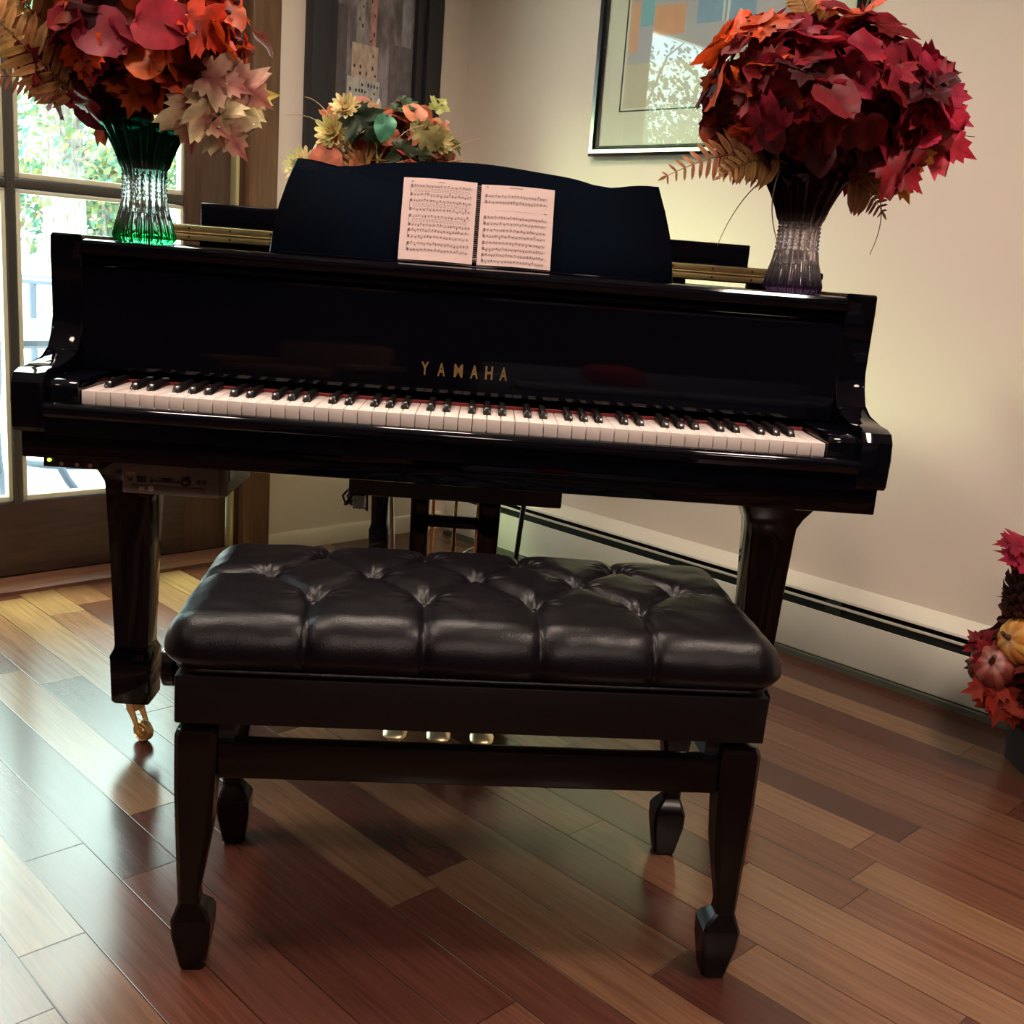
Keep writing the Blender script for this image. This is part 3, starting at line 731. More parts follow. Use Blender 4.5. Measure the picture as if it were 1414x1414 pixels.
def bouquet(root, c, rad, mouth, nseed, nleaf, palette, r, zcut, sizes=(.055, .095), shapes=(MAPLE, ROUND, HYD)):
    """leaf sprays around an ellipsoid c/rad, stems gathered at mouth; coordinates local to root"""
    c = Vector(c); ga = PI*(3-5**.5)
    def fib(n, i):
        z = 1-2*(i+.5)/n; q = math.sqrt(1-z*z); a = ga*i; return Vector((q*math.cos(a), q*math.sin(a), z))
    seeds = [fib(nseed, i) for i in range(nseed)]
    seeds = [s for s in seeds if s.z > zcut]
    L = [Leaves() for _ in seeds]
    for i in range(nleaf):
        d = fib(nleaf, i)+Vector([r.gauss(0, .10) for _ in range(3)]); d.normalize()
        if d.z < zcut: continue
        k = max(range(len(seeds)), key=lambda q: seeds[q].dot(d))
        f = r.choice((.60, .78, .88, .95, 1.0)); f *= r.uniform(.93, 1.05)
        p = c+Vector((d.x*rad[0], d.y*rad[1], d.z*rad[2]))*f
        nrm = (d*.9+Vector((0, 0, .35))+Vector([r.gauss(0, .38) for _ in range(3)])).normalized()
        tip = d*.45+Vector((0, 0, -.55))+Vector([r.gauss(0, .7) for _ in range(3)])
        col = palette(d, f, r); sz = r.uniform(*sizes); sh = r.choices(shapes, (5, 3, 3))[0]
        pos = p-tip.normalized()*sz*.45
        e = tuple(min(.95, x*r.uniform(.95, 1.35)) for x in col)
        L[k].leaf(pos, nrm, tip, sz, sh, col, e, r.uniform(.05, .5), r.uniform(.1, .6), r)
    for s, lv in zip(seeds, L):
        tipp = c+Vector((s.x*rad[0], s.y*rad[1], s.z*rad[2]))*.75; mp = Vector(mouth)+Vector((s.x, s.y, 0))*.03
        lv.stalk(bez(mp-Vector((s.x*.02, s.y*.02, .06)), (mp+Vector((0, 0, .05))), tipp, 6), .0022, .0013, (.07, .04, .02))
        lv.build('leaf_spray', root)

# ------------------------------------------------------------------ crystal vases
def vase(name, label, loc, mat, s=1.0):
    nf = 18
    def mod(a, z):
        zz = z/.2; amp = .07 if zz > .55 else .11
        w = abs(((a*nf/(2*PI)) % 1)-.5)*2          # scalloped flutes
        k = 1+amp*(w*w-.35)*(1 if zz < .92 else max(0, (1-zz)/.08))
        if .30 < zz < .60: k *= 1+.045*math.sin(z*900)*(.5+.5*math.cos(a*nf))
        return k
    o = [(.003, 0), (.040, 0), (.046, .003), (.0500, .008), (.0505, .014), (.0455, .034), (.0395, .056), (.0362, .074)]
    for k in range(20): z = .076+k*.0025; o.append((.0352+.0018*((z-.098)/.02)**2*.5, z))
    o += [(.0405, .130), (.047, .150), (.056, .170), (.066, .188), (.0735, .198), (.0765, .2015), (.0765, .203), (.0735, .2025)]
    i_ = [(.062, .190), (.050, .168), (.041, .146), (.035, .126), (.030, .105), (.029, .085), (.030, .06), (.028, .05), (.003, .046)]
    bm = B(); lathe(bm, [(r*s, z*s) for r, z in o+i_], 144, (0, 0, 0), mod)
    ob = obj(name, bm, mat, loc=loc, ang=14); tag(ob, label, 'vase'); return ob
M_green = crystal_mat('green_cut_crystal', (.010, .17, .115), (.96, 1, .99), (.06, .62, .22), 0, .2)
M_smoke = crystal_mat('smoky_purple_crystal', (.11, .04, .06), (1, .97, 1), (.20, .13, .30), 0, .2)
VL = Vector((-.576, .218, TOPZ)); VR = Vector((.580, .218, TOPZ))
vase('crystal_vase', 'green cut-crystal vase on the left end of the piano shelf', VL, M_green, 1.0)
vase('crystal_vase', 'smoky purple cut-crystal vase on the right end of the piano shelf', VR, M_smoke, .985)

# ------------------------------------------------------------------ left bouquet
r1 = random.Random(11)
RED = (.165, .008, .011); CRIM = (.22, .009, .027); ORG = (.47, .065, .011); DRED = (.055, .006, .009); PINK = (.27, .020, .036); TAN = (.40, .19, .062); RUST = (.22, .032, .013)
bl = thing('autumn_bouquet', 'red and orange artificial leaf bouquet with tan ferns in the green vase', 'bouquet', loc=VL+Vector((0, 0, .205)))
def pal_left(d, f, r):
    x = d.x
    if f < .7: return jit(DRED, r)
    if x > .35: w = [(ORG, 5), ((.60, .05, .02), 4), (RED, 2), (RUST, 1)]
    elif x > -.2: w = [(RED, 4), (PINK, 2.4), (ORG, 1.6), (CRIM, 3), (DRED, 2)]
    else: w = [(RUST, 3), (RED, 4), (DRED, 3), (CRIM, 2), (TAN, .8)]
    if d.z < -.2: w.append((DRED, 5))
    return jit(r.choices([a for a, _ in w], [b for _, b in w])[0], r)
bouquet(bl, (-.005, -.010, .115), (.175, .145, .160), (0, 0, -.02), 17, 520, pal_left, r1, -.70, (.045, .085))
for a in (((-.06, -.10, .00), (-.15, -.17, .10), (-.275, -.16, .195)), ((-.08, -.08, .09), (-.17, -.15, .17), (-.30, -.13, .25)), ((-.03, -.05, .18), (-.14, -.11, .27), (-.27, -.10, .33)), ((-.08, -.05, .06), (-.18, -.09, .14), (-.31, -.08, .15))):
    fern(bl, *a, .066, TAN, r1, 17, 'tan fern frond')
fern(bl, (-.06, -.10, .01), (-.13, -.14, .055), (-.215, -.14, .028), .045, (.30, .10, .045), r1, 14, 'russet fern frond')
YEL = (.62, .50, .16); ROSE = (.50, .15, .13); CRE = (.72, .62, .36)
for (p, tip, s, c, e) in (((.125, -.05, .035), (.35, -.2, .22), .085, (.55, .42, .08), CRE), ((.10, -.08, .045), (.2, -.3, -.35), .085, (.40, .20, .12), CRE), ((.07, -.08, .035), (.1, -.3, -.5), .085, (.46, .12, .10), CRE), ((.115, -.06, .01), (.35, -.2, -.45), .08, ROSE, CRE), ((.09, -.08, .07), (.35, -.3, .05), .08, (.44, .14, .12), (.6, .45, .3)), ((.06, -.07, .06), (.5, -.3, .15), .08, (.40, .30, .13), CRE), ((.135, -.05, .075), (.4, -.2, -.2), .075, ROSE, (.6, .4, .3)), ((.08, -.09, .02), (.5, -.3, -.25), .075, (.5, .13, .09), CRE)):
    p = (p[0]+.035, p[1]-.03, p[2]-.005)
    L = Leaves(); L.leaf(p, (r1.uniform(-.2, .2), -1, .35), tip, s, MAPLE, jit(c, r1, .1), e, .35, .3, r1)
    L.stalk(bez((.02, 0, .02), (p[0]*.6, p[1]*.6, p[2]+.02), p, 5), .0012, .0009, (.2, .12, .05)); L.build('maple_leaf', bl, 'rosy maple leaf edged in cream')
for (p, tip, s, c, sh) in (((.075, -.155, .060), (-.5, -.1, .35), .075, (.66, .13, .03), ROUND), ((-.045, -.155, .13), (.5, -.1, -.35), .085, PINK, HYD), ((.035, -.16, .135), (.8, -.1, -.1), .085, (.45, .03, .05), HYD)):
    L = Leaves(); L.leaf(p, (0, -1, .35), tip, s, sh, jit(c, r1, .1), None, .15, .3, r1); L.build('broad_leaf', bl)
bm = B()
for k in range(12):
    q = Vector((.155, -.04, .19))+Vector((r1.uniform(-.02, .02), r1.uniform(-.02, .02), r1.uniform(-.02, .02))); lathe(bm, [(.0005, -.006), (.005, -.004), (.0065, 0), (.005, .004), (.0005, .006)], 8, q)
plabel(obj('berry_cluster', bm, simple('purple_berry', (.05, .008, .015), .25), bl), 'dark purple berries')

# ------------------------------------------------------------------ right bouquet
r2 = random.Random(23)
br = thing('autumn_bouquet', 'crimson maple leaf bouquet with curling twigs in the smoky purple vase', 'bouquet', loc=VR+Vector((0, 0, .20)))
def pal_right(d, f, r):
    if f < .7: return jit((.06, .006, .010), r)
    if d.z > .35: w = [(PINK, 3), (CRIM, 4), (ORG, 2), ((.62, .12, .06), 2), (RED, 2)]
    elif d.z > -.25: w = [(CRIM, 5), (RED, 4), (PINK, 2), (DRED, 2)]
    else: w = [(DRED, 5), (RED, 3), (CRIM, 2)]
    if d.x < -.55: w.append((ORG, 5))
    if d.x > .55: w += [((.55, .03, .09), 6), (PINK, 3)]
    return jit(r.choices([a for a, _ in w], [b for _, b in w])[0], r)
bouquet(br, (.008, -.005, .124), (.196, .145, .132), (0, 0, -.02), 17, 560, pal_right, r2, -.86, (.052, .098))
for (p, tip, s, c, e) in (((.175, -.05, .085), (.8, -.2, -.25), .105, (.42, .012, .03), (.60, .03, .07)), ((.125, -.08, .055), (.5, -.2, -.8), .085, (.50, .10, .03), (.65, .30, .05)), ((.185, -.04, .125), (.6, -.2, -.1), .085, (.55, .05, .13), PINK), ((.16, -.05, .145), (.8, -.2, .1), .095, (.55, .05, .11), PINK), ((.10, -.10, .03), (.7, -.2, -.5), .085, (.40, .015, .03), RED)):
    L = Leaves(); L.leaf(p, (r2.uniform(-.1, .1), -1, .3), tip, s, MAPLE, c, e, .2, .25, r2)
    L.stalk(bez((.03, 0, .03), (p[0]*.6, p[1]*.6, p[2]+.02), p, 5), .0012, .0009, (.12, .03, .02)); L.build('maple_leaf', br, 'large crimson maple leaf')
L = Leaves(); L.leaf((.115, -.09, .02), (0, -1, .3), (.5, -.1, -.75), .07, MAPLE, (.62, .33, .05), (.70, .15, .04), .2, .25, r2); L.build('maple_leaf', br, 'yellow-orange maple leaf')
TAN2 = (.47, .20, .095)
fern(br, (-.06, -.04, .02), (-.14, -.07, .045), (-.255, -.07, -.022), .062, TAN2, r2, 16, 'tan fern frond')
fern(br, (-.05, -.05, .015), (-.10, -.08, .03), (-.165, -.09, -.015), .062, (.52, .29, .11), r2, 12, 'tan fern frond')
fern(br, (.06, -.03, .0), (.09, -.05, -.005), (.125, -.05, -.050), .062, (.40, .17, .09), r2, 12, 'tan fern frond')
fern(br, (-.02, .0, .2), (-.03, -.02, .28), (-.08, -.02, .31), .05, (.60, .33, .12), r2, 16, 'tan fern frond')
for pts in (((-.06, -.05, .01), (-.13, -.06, -.04), (-.155, -.06, -.13)), ((-.06, -.05, .005), (-.085, -.06, -.07), (-.035, -.06, -.145)), ((.08, -.05, .01), (.145, -.06, -.03), (.112, -.06, -.125)), ((.0, 0, .22), (-.03, 0, .30), (-.03, 0, .36)), ((.05, 0, .22), (.06, 0, .30), (.10, 0, .36)), ((.20, -.03, .10), (.24, -.03, .085), (.275, -.03, .086))):
    bm = B(); tube(bm, bez(*pts, 12), [.0014-.0008*i/12 for i in range(13)], 6); obj('twig', bm, simple('twig_brown', (.16, .085, .04), .5), br)

# ------------------------------------------------------------------ centrepiece behind the music desk
r3 = random.Random(5)
cp = thing('autumn_centerpiece', 'low centerpiece of mums and russet leaves on the lid behind the music desk', 'bouquet', loc=(-.205, .66, .9985))
bm = B(); lathe(bm, [(.05, 0), (.075, .004), (.085, .05), (.07, .06), (.01, .06)], 20); obj('basket', bm, wood_mat('wicker_brown', (.06, .03, .015), (.12, .07, .035), .7, (30, 30, 60)), cp)
def pal_c(d, f, r):
    w = [((.50, .17, .08), 4), ((.38, .10, .05), 4), ((.62, .33, .20), 3), ((.18, .20, .06), 2.2), ((.30, .035, .035), 2), ((.30, .15, .07), 3)]
    if d.z > .5: w += [((.58, .22, .13), 3), ((.03, .06, .02), 2)]
    return jit(r.choices([a for a, _ in w], [b for _, b in w])[0], r)
bouquet(cp, (.004, 0, .165), (.152, .105, .118), (0, 0, .05), 13, 420, pal_c, r3, -.8, (.032, .06), (OAK, HYD, MAPLE))
def mum(pos, face, rad, col, r):
    L = Leaves(); f = Vector(face).normalized(); a = f.orthogonal().normalized(); b = f.cross(a)
    for ring, (n, el, ln) in enumerate(((14, .1, 1), (12, .5, .85), (9, .95, .65), (6, 1.3, .5))):
        for k in range(n):
            an = 2*PI*(k+.5*ring)/n; rad_dir = a*math.cos(an)+b*math.sin(an); tip = rad_dir*math.cos(el)+f*math.sin(el); nn = f*math.cos(el)-rad_dir*math.sin(el)
            L.leaf(Vector(pos)+rad_dir*.003, nn, tip, rad*ln*r.uniform(.9, 1.1), [(.03, 0), (.14, .25), (.17, .6), (.10, .9), (0, 1)], jit(col, r, .12), tuple(min(.9, c*1.25) for c in col), -.3, .3, r)
    o = L.build('mum_flower', cp); return o
for p, fc, rd, c in (((-.100, -.085, .205), (-.3, -1, .4), .038, (.66, .56, .24)), ((-.165, -.06, .135), (-.6, -1, .2), .042, (.72, .62, .34)), ((-.075, -.09, .255), (-.1, -1, .6), .03, (.66, .55, .28)), ((.115, -.085, .205), (.5, -1, .5), .032, (.45, .40, .16)), ((.155, -.05, .135), (.6, -1, .1), .035, (.62, .30, .09))): mum(p, fc, rd, c, r3)
L = Leaves()
for k in range(46):
    x = r3.uniform(-.06, .03); L.leaf((x*.4-.03, -.10, .10+r3.uniform(0, .06)), (0, -1, .1), (x*6+r3.uniform(-.4, .4), -.2, .5+r3.uniform(-.6, .4)), r3.uniform(.06, .10), [(.01, 0), (.03, .4), (.02, .8), (0, 1)], jit((.52, .30, .12), r3), None, .4, .1, r3)
L.build('straw_tuft', cp, 'tan straw bow')
for p, tip, s, c, sh in (((-.055, -.10, .225), (.4, -.2, .35), .06, (.025, .045, .018), OAK), ((-.06, -.10, .245), (.5, -.3, -.4), .08, (.02, .040, .018), MAPLE), ((.055, -.10, .20), (.1, -.2, -.6), .075, (.035, .055, .02), MAPLE), ((.060, -.105, .235), (.7, -.2, -.45), .075, (.26, .24, .09), OAK), ((.015, -.11, .245), (-.2, -.1, -.9), .055, (.10, .36, .22), ROUND), ((.105, -.08, .265), (.3, -.1, .5), .04, (.36, .40, .12), MAPLE), ((.05, -.115, .16), (.2, -.2, -.7), .075, (.42, .11, .04), ROUND), ((-.10, -.105, .175), (-.2, -.2, -.8), .085, (.46, .13, .07), ROUND)):
    L = Leaves(); L.leaf(p, (0, -1, .4), tip, s, sh, c, None, .3, .3, r3); L.build('broad_leaf', cp)
for pts in (((-.08, -.05, .18), (-.13, -.06, .25), (-.20, -.06, .235)), ((-.09, -.05, .2), (-.12, -.05, .27), (-.165, -.05, .275)), ((.1, -.05, .15), (.16, -.06, .19), (.22, -.06, .165)), ((.02, -.1, .16), (.03, -.12, .22), (.09, -.11, .232)), ((.12, -.05, .18), (.17, -.05, .215), (.20, -.05, .22))):
    bm = B(); tube(bm, bez(*pts, 8), [.0014-.0009*i/8 for i in range(9)], 5); obj('twig', bm, simple('straw_twig', (.42, .30, .18), .6), cp)

# ------------------------------------------------------------------ pictures
# tall city painting on the left wall (room x = out of the wall, y = -sl)
cpnt = thing('city_painting', 'tall black-framed city tower painting hanging left of the room corner', 'painting', mw=RM)
s0, s1, z0, z1 = .150, .650, 1.16, 2.06
bm = B()
for (a, b, c, d) in ((s0, s0+.062, z0, z1), (s1-.062, s1, z0, z1), (s0+.06, s1-.06, z0, z0+.062), (s0+.06, s1-.06, z1-.062, z1)): box(bm, .002, .045, -b, -a, c, d, .002)
obj('outer_frame', bm, M_fmat, cpnt)
bm = B()
for (a, b, c, d) in ((s0+.064, s0+.096, z0+.064, z1-.064), (s1-.096, s1-.064, z0+.064, z1-.064), (s0+.09, s1-.09, z0+.064, z0+.096), (s0+.09, s1-.09, z1-.096, z1-.064)): box(bm, .002, .032, -b, -a, c, d, .002)
obj('inner_frame', bm, M_fmat, cpnt)
a0, a1, b0, b1 = s0+.095, s1-.095, z0+.095, z1-.095
bm = B(); box(bm, .004, .012, -a1, -a0, b0, b1)
def city_mat():
    t = NT('painted_sky'); tc = t.n('TexCoord'); mp = t.n('Mapping', Vector=tc.outputs['Object']); mp.inputs['Scale'].default_value = (4, 16, 5)
    nz = t.n('TexNoise', Vector=mp, Scale=1.5, Detail=5.0, Roughness=.65)
    c = t.ramp(nz.outputs['Fac'], [(.25, (.06, .05, .055)), (.45, (.14, .115, .125)), (.6, (.27, .235, .27)), (.8, (.40, .36, .40))])
    return t.surf(t.n('BsdfPrincipled', Base_Color=c, Roughness=.6))
cv = obj('canvas', bm, city_mat(), cpnt)
def block(name, cols, sl0, sl1, zz0, zz1, off, win=None, rs=1):
    def mk(c):
        t = NT(name+'_paint'); tc = t.n('TexCoord'); mp = t.n('Mapping', Vector=tc.outputs['Object']); mp.inputs['Scale'].default_value = (10, 40, 18)
        nz = t.n('TexNoise', Vector=mp, Scale=1.6, Detail=4.0); cc = t.ramp(nz.outputs['Fac'], [(.3, tuple(x*.6 for x in c)), (.65, c)])
        return t.surf(t.n('BsdfPrincipled', Base_Color=cc, Roughness=.6))
    bm = B(); box(bm, .012, off, -sl1, -sl0, zz0, zz1); o = obj(name, bm, mk(cols), cv)
    if win:
        bm = B(); rr_ = random.Random(rs); y = zz0+.01
        while y < zz1-.012:
            x = sl0+.006
            while x < sl1-.006:
                if rr_.random() < win: box(bm, off, off+.0006, -x-rr_.uniform(.004, .007), -x, y, y+rr_.uniform(.006, .012))
                x += .0115
            y += .019
        obj('window_pattern', bm, simple('window_dabs', (.03, .028, .03), .6), o)
# sl decreases to the right in the picture
block('painted_tower', (.52, .50, .49), .375, .50, 1.22, 1.50, .0132, .62, 2)
block('painted_tower', (.56, .42, .34), .385, .485, 1.50, 1.60, .0130, .25, 3)
block('painted_tower', (.50, .26, .22), .395, .420, 1.60, 1.95, .0128, .2, 4)
block('painted_tower', (.34, .33, .31), .440, .470, 1.58, 1.95, .0128, .3, 5)
block('painted_tower', (.16, .14, .15), .25, .34, 1.22, 1.62, .0130)
block('painted_tower', (.33, .31, .35), .255, .295, 1.62, 1.96, .0128)
block('painted_tower', (.42, .24, .12), .505, .545, 1.22, 1.42, .0130, .25, 7)
block('painted_tower', (.10, .085, .09), .505, .555, 1.42, 1.70, .0128)

# framed print on the right wall
fp_ = thing('framed_print', 'black-framed pastel interior print behind glass hanging on the right wall', 'picture', mw=RM)
s0, s1, z0, z1 = .608, 1.478, 1.308, 1.985; fwid = .030
bm = B()
def rail(bm, s0, s1, z0, z1, w, dep):
    # mitred profile: outer bevel, raised bead, inner step
    prof = [(0, .002), (0, dep*.75), (w*.25, dep), (w*.6, dep*.9), (w*.75, dep*.6), (w, dep*.5), (w, .002)]
    rings = []
    for (d, h) in prof: rings.append([(s0+d, -h, z0+d), (s1-d, -h, z0+d), (s1-d, -h, z1-d), (s0+d, -h, z1-d)])
    R = loft(bm, rings+[rings[0]], cap=False)
rail(bm, s0, s1, z0, z1, fwid, .030); bmesh.ops.remove_doubles(bm, verts=bm.verts, dist=1e-5)
obj('frame', bm, M_fblk, fp_)
bm = B(); box(bm, s0+.02, s1-.02, -.010, -.006, z0+.02, z1-.02); obj('mat_board', bm, M_matb, fp_)
i0, i1, j0, j1 = s0+.098, s1-.098, z0+.125, z1-.105
bm = B()
for q in ((i0, i0+.005, j0, j1), (i1-.005, i1, j0, j1), (i0, i1, j0, j0+.004), (i0, i1, j1-.004, j1)): box(bm, q[0], q[1], -.0105, -.009, q[2], q[3])
obj('mat_line', bm, M_dark, fp_)
i0 += .015; i1 -= .015; j0 += .012; j1 -= .012
bm = B(); box(bm, i0, i1, -.0115, -.0095, j0, j1); pr = obj('print', bm, simple('lavender_wash', (.54, .53, .58), .7, noise_amt=.12, nscale=9), fp_)
def art(name, col, q, par=pr, off=.012, pts=None):
    bm = B()
    if pts: prism(bm, pts, 'y', -off, -.011)
    else: box(bm, q[0], q[1], -off, -.011, q[2], q[3])
    return obj(name, bm, simple(name+'_tint', col, .7, noise_amt=.1, nscale=30), par)
aw, ah = i1-i0, j1-j0
art('painted_window', (.30, .45, .62), (i0+.24, i0+.43, j0+.21, j0+.40))
art('painted_window_bar', (.72, .74, .72), (i0+.325, i0+.333, j0+.21, j0+.40), off=.0125); art('painted_window_bar', (.72, .74, .72), (i0+.24, i0+.43, j0+.295, j0+.303), off=.0125)
art('painted_sail', (.80, .78, .70), None, off=.0128, pts=[(i0+.30, j0+.345), (i0+.385, j0+.345), (i0+.345, j0+.43)])
art('painted_mast', (.78, .78, .74), (i0+.34, i0+.348, j0+.10, j0+.34), off=.0126)
art('painted_vase', (.10, .28, .58), None, off=.0125, pts=[(i0+.125, j0+.33), (i0+.155, j0+.33), (i0+.17, j0+.43), (i0+.11, j0+.43)])
art('painted_flowers', (.16, .34, .26), None, off=.0124, pts=[(i0+.10, j0+.43), (i0+.18, j0+.43), (i0+.20, j0+.445), (i0+.08, j0+.445)])
art('painted_chair', (.78, .42, .28), (i0+.09, i0+.20, j0+.19, j0+.27)); art('painted_chair', (.78, .45, .32), (i0+.0, i0+.035, j0+.15, j0+.29))
art('painted_cushion', (.28, .55, .64), (i0+.04, i0+.085, j0+.22, j0+.29)); art('painted_floor', (.66, .60, .48), (i0, i1, j0, j0+.12), off=.0119)
art('painted_frame', (.40, .40, .46), (i0+.0, i0+.055, j0+.385, j0+.44)); art('painted_ceiling', (.74, .60, .58), (i0+.3, i1, j0+.405, j1), off=.0121)
bm = B(); box(bm, s0+.025, s1-.025, -.0165, -.0145, z0+.025, z1-.025); obj('glass', bm, M_pgl, fp_)

# ------------------------------------------------------------------ planter arrangement at right
PL = Vector((1.335, .312, 0)); PA = -TH+.12
pt_ = thing('square_planter', 'dark grey square planter on the floor by the right wall heater', 'planter', loc=PL, rotz=0)
M_pot = simple('dark_slate', (.022, .021, .023), .75, bump=.4, bscale=120)
bm = B(); h = .108
loft(bm, [rrect(-h*.92, h*.92, -h*.92, h*.92, 0, .004), rrect(-h, h, -h, h, .148, .004), rrect(-h+.008, h-.008, -h+.008, h-.008, .150, .003), rrect(-h+.012, h-.012, -h+.012, h-.012, .125, .003)], cap=True)
obj('pot', bm, M_pot, pt_)
bm = B(); box(bm, -.09, .09, -.09, .09, .11, .128, .003); obj('moss', bm, simple('dry_moss', (.03, .02, .012), .95, bump=1, bscale=90), pt_)
def pinecone(label, loc, h, rad, rot, seed):
    r = random.Random(seed); V, F, C = [], [], []
    L = Leaves(); n = 120
    for k in range(n):
        t = (k+.5)/n; z = h*t; pr_ = rad*(.35+.75*math.sin(PI*(.16+.80*t)))*.82; a = k*2.39996
        d = Vector((math.cos(a), math.sin(a), 0)); pos = d*pr_*.45+Vector((0, 0, z)); tip = d+Vector((0, 0, .25+.8*t)); nn = Vector((0, 0, 1))-d*(.3+.6*t)
        c = jit((.060, .024, .020), r, .3); e = (.13, .06, .055)
        L.leaf(pos, nn, tip, pr_*.72, [(.10, 0), (.24, .45), (.34, .80), (.22, .98), (0, 1.06)], c, e, -.35, -.5, r)
    k = len(L.V)
    for i in range(9):
        z = h*i/8; q = rad*.62*math.sin(PI*(.1+.85*i/8))
        for j in range(10): L.V.append(Vector((q*math.cos(2*PI*j/10), q*math.sin(2*PI*j/10), z))); L.C.append((.02, .009, .008))
    for i in range(8):
        for j in range(10): L.F.append((k+i*10+j, k+i*10+(j+1) % 10, k+(i+1)*10+(j+1) % 10, k+(i+1)*10+j))
    o = L.build('pine_cone', None, None, M_leafd); o.matrix_world = Matrix.Translation(loc) @ Euler(rot).to_matrix().to_4x4(); tag(o, label, 'pine cone'); return o
M_leafd = leaf_mat('dry_cone', 0.0, .55)
def P3(x, y, z): return Vector((x, y, z))
pinecone('large brown pine cone on top of the stack in the planter', P3(1.168, .325, .338), .130, .058, (0, .12, 0), 1)
pinecone('brown pine cone low at the planter rim right of the red gourd', P3(1.222, .250, .150), .105, .050, (.15, .1, 0), 2)
pinecone('small dark pine cone tucked behind the red gourd', P3(1.152, .375, .212), .075, .040, (.1, -.35, 0), 3)
pinecone('brown pine cone at the planter rim farthest right of the gourds', P3(1.385, .27, .155), .10, .055, (.1, .3, 0), 4)
def gourd(name, label, loc, R_, h, c0, c1, rot, ribs=12):
    t = NT(name+'_skin'); tc = t.n('TexCoord'); sx = t.n('SeparateXYZ', i0=tc.outputs['Object']); an = t.math('ARCTAN2', sx.outputs[1], sx.outputs[0])
    w = t.math('SINE', t.math('MULTIPLY', an, ribs/2.0)); nz = t.n('TexNoise', Vector=tc.outputs['Object'], Scale=25.0, Detail=3.0)
    f = t.math('ADD', t.math('MULTIPLY', w, .5), nz.outputs['Fac']); c = t.ramp(f, [(.25, c0), (.85, c1)])
    mat = t.surf(t.n('BsdfPrincipled', Base_Color=c, Roughness=.4))
    root = thing(name, label, 'gourd'); root.matrix_world = Matrix.Translation(loc) @ Euler(rot).to_matrix().to_4x4()
    bm = B(); pf = []
    for i in range(17):
        a = -PI/2+PI*i/16; pf.append((max(.002, R_*math.cos(a)**.8 if i not in (0, 16) else .002), h/2*math.sin(a)-.006*math.exp(-((i-16)/2.2)**2)))
    lathe(bm, pf, 72, mod=lambda a, z: 1-.075*(1-abs(math.sin(a*ribs/2)))**2); obj('body', bm, mat, root)
    bm = B(); tube(bm, [(0, 0, h/2-.012), (.002, 0, h/2+.004), (.008, 0, h/2+.016)], [.008, .005, .0045], 8); obj('stem', bm, M_stem, root)
    return root
gourd('gourd', 'ribbed orange-yellow mini gourd under the large pine cone', P3(1.172, .305, .300), .052, .088, (.55, .20, .03), (.66, .36, .08), (.25, -1.35, 0))
gourd('gourd', 'striped dark red mini gourd at the left of the planter', P3(1.122, .315, .236), .047, .078, (.16, .022, .016), (.30, .075, .055), (.75, -.62, 0))
r4 = random.Random(9)
tp = thing('leaf_mound', 'dark red leaf mound rising out of the square planter behind the gourds', 'leaf mound', loc=(1.300, .318, .129))
bm = B(); lathe(bm, [(.01, -.004), (.080, -.002), (.100, .05), (.100, .12), (.085, .19), (.060, .26), (.030, .32), (.005, .34)], 20, mod=lambda a, z: 1+.05*math.sin(a*5+z*40)); bmesh.ops.transform(bm, matrix=Matrix.Shear('XY', 4, (-.09, 0)), verts=bm.verts)
obj('moss_core', bm, simple('dark_moss', (.022, .013, .010), .95, bump=1, bscale=80), tp)
def pal_m(d, f, r): return jit(r.choice([(.13, .010, .012), (.09, .010, .010), (.17, .022, .012), (.07, .012, .010)]), r)
bouquet(tp, (-.025, 0, .150), (.128, .118, .205), (0, 0, .0), 13, 420, pal_m, r4, -.70, (.045, .075), (MAPLE, OAK, ROUND))
sp = thing('maple_sprig', 'red maple leaf sprig spilling over the left rim of the planter', 'leaf sprig', loc=(1.142, .320, .172))
for (p, tip, s, c) in (((-.005, -.03, .04), (-.7, -.3, -.12), .075, (.30, .030, .014)), ((.0, -.03, .03), (-.2, -.3, -1), .075, (.27, .03, .015)), ((-.02, -.01, .07), (-.3, -.2, .7), .06, (.22, .012, .02)), ((-.025, .02, .09), (-.55, -.2, .65), .05, (.20, .012, .02)), ((.01, .02, .05), (-.4, 0, .6), .08, (.12, .012, .02)), ((.02, -.03, .01), (.1, -.3, -1), .06, (.24, .03, .016))):
    L = Leaves(); L.leaf(p, (r4.uniform(-.3, .1), -1, .35), tip, s*1.1, MAPLE, jit(c, r4, .1), None, .25, .35, r4)
    L.stalk(bez((.03, .01, 0), (.01, -.01, .03), p, 5), .0014, .001, (.15, .03, .02)); L.build('maple_leaf', sp)
sp2 = thing('maple_sprig', 'pinkish red maple leaves sticking up above the large pine cone', 'leaf sprig', loc=(1.160, .335, .455))
for (p, tip, s, c) in (((0, -.02, .01), (-.8, -.2, .15), .07, (.34, .012, .045)), ((-.01, 0, .035), (-1, 0, .10), .06, (.28, .010, .035)), ((.0, 0, .02), (.3, -.1, 1), .09, (.36, .02, .05)), ((.02, .0, .0), (-.3, -.3, .9), .08, (.28, .012, .03)), ((.03, -.02, 0), (.6, -.3, .4), .08, (.33, .015, .04))):
    L = Leaves(); L.leaf(p, (r4.uniform(-.3, .3), -.6, 1), tip, s, MAPLE, jit(c, r4, .1), None, .2, .3, r4)
    L.stalk(bez((.015, 0, -.02), (.01, 0, 0), p, 4), .0014, .001, (.15, .03, .02)); L.build('maple_leaf', sp2)

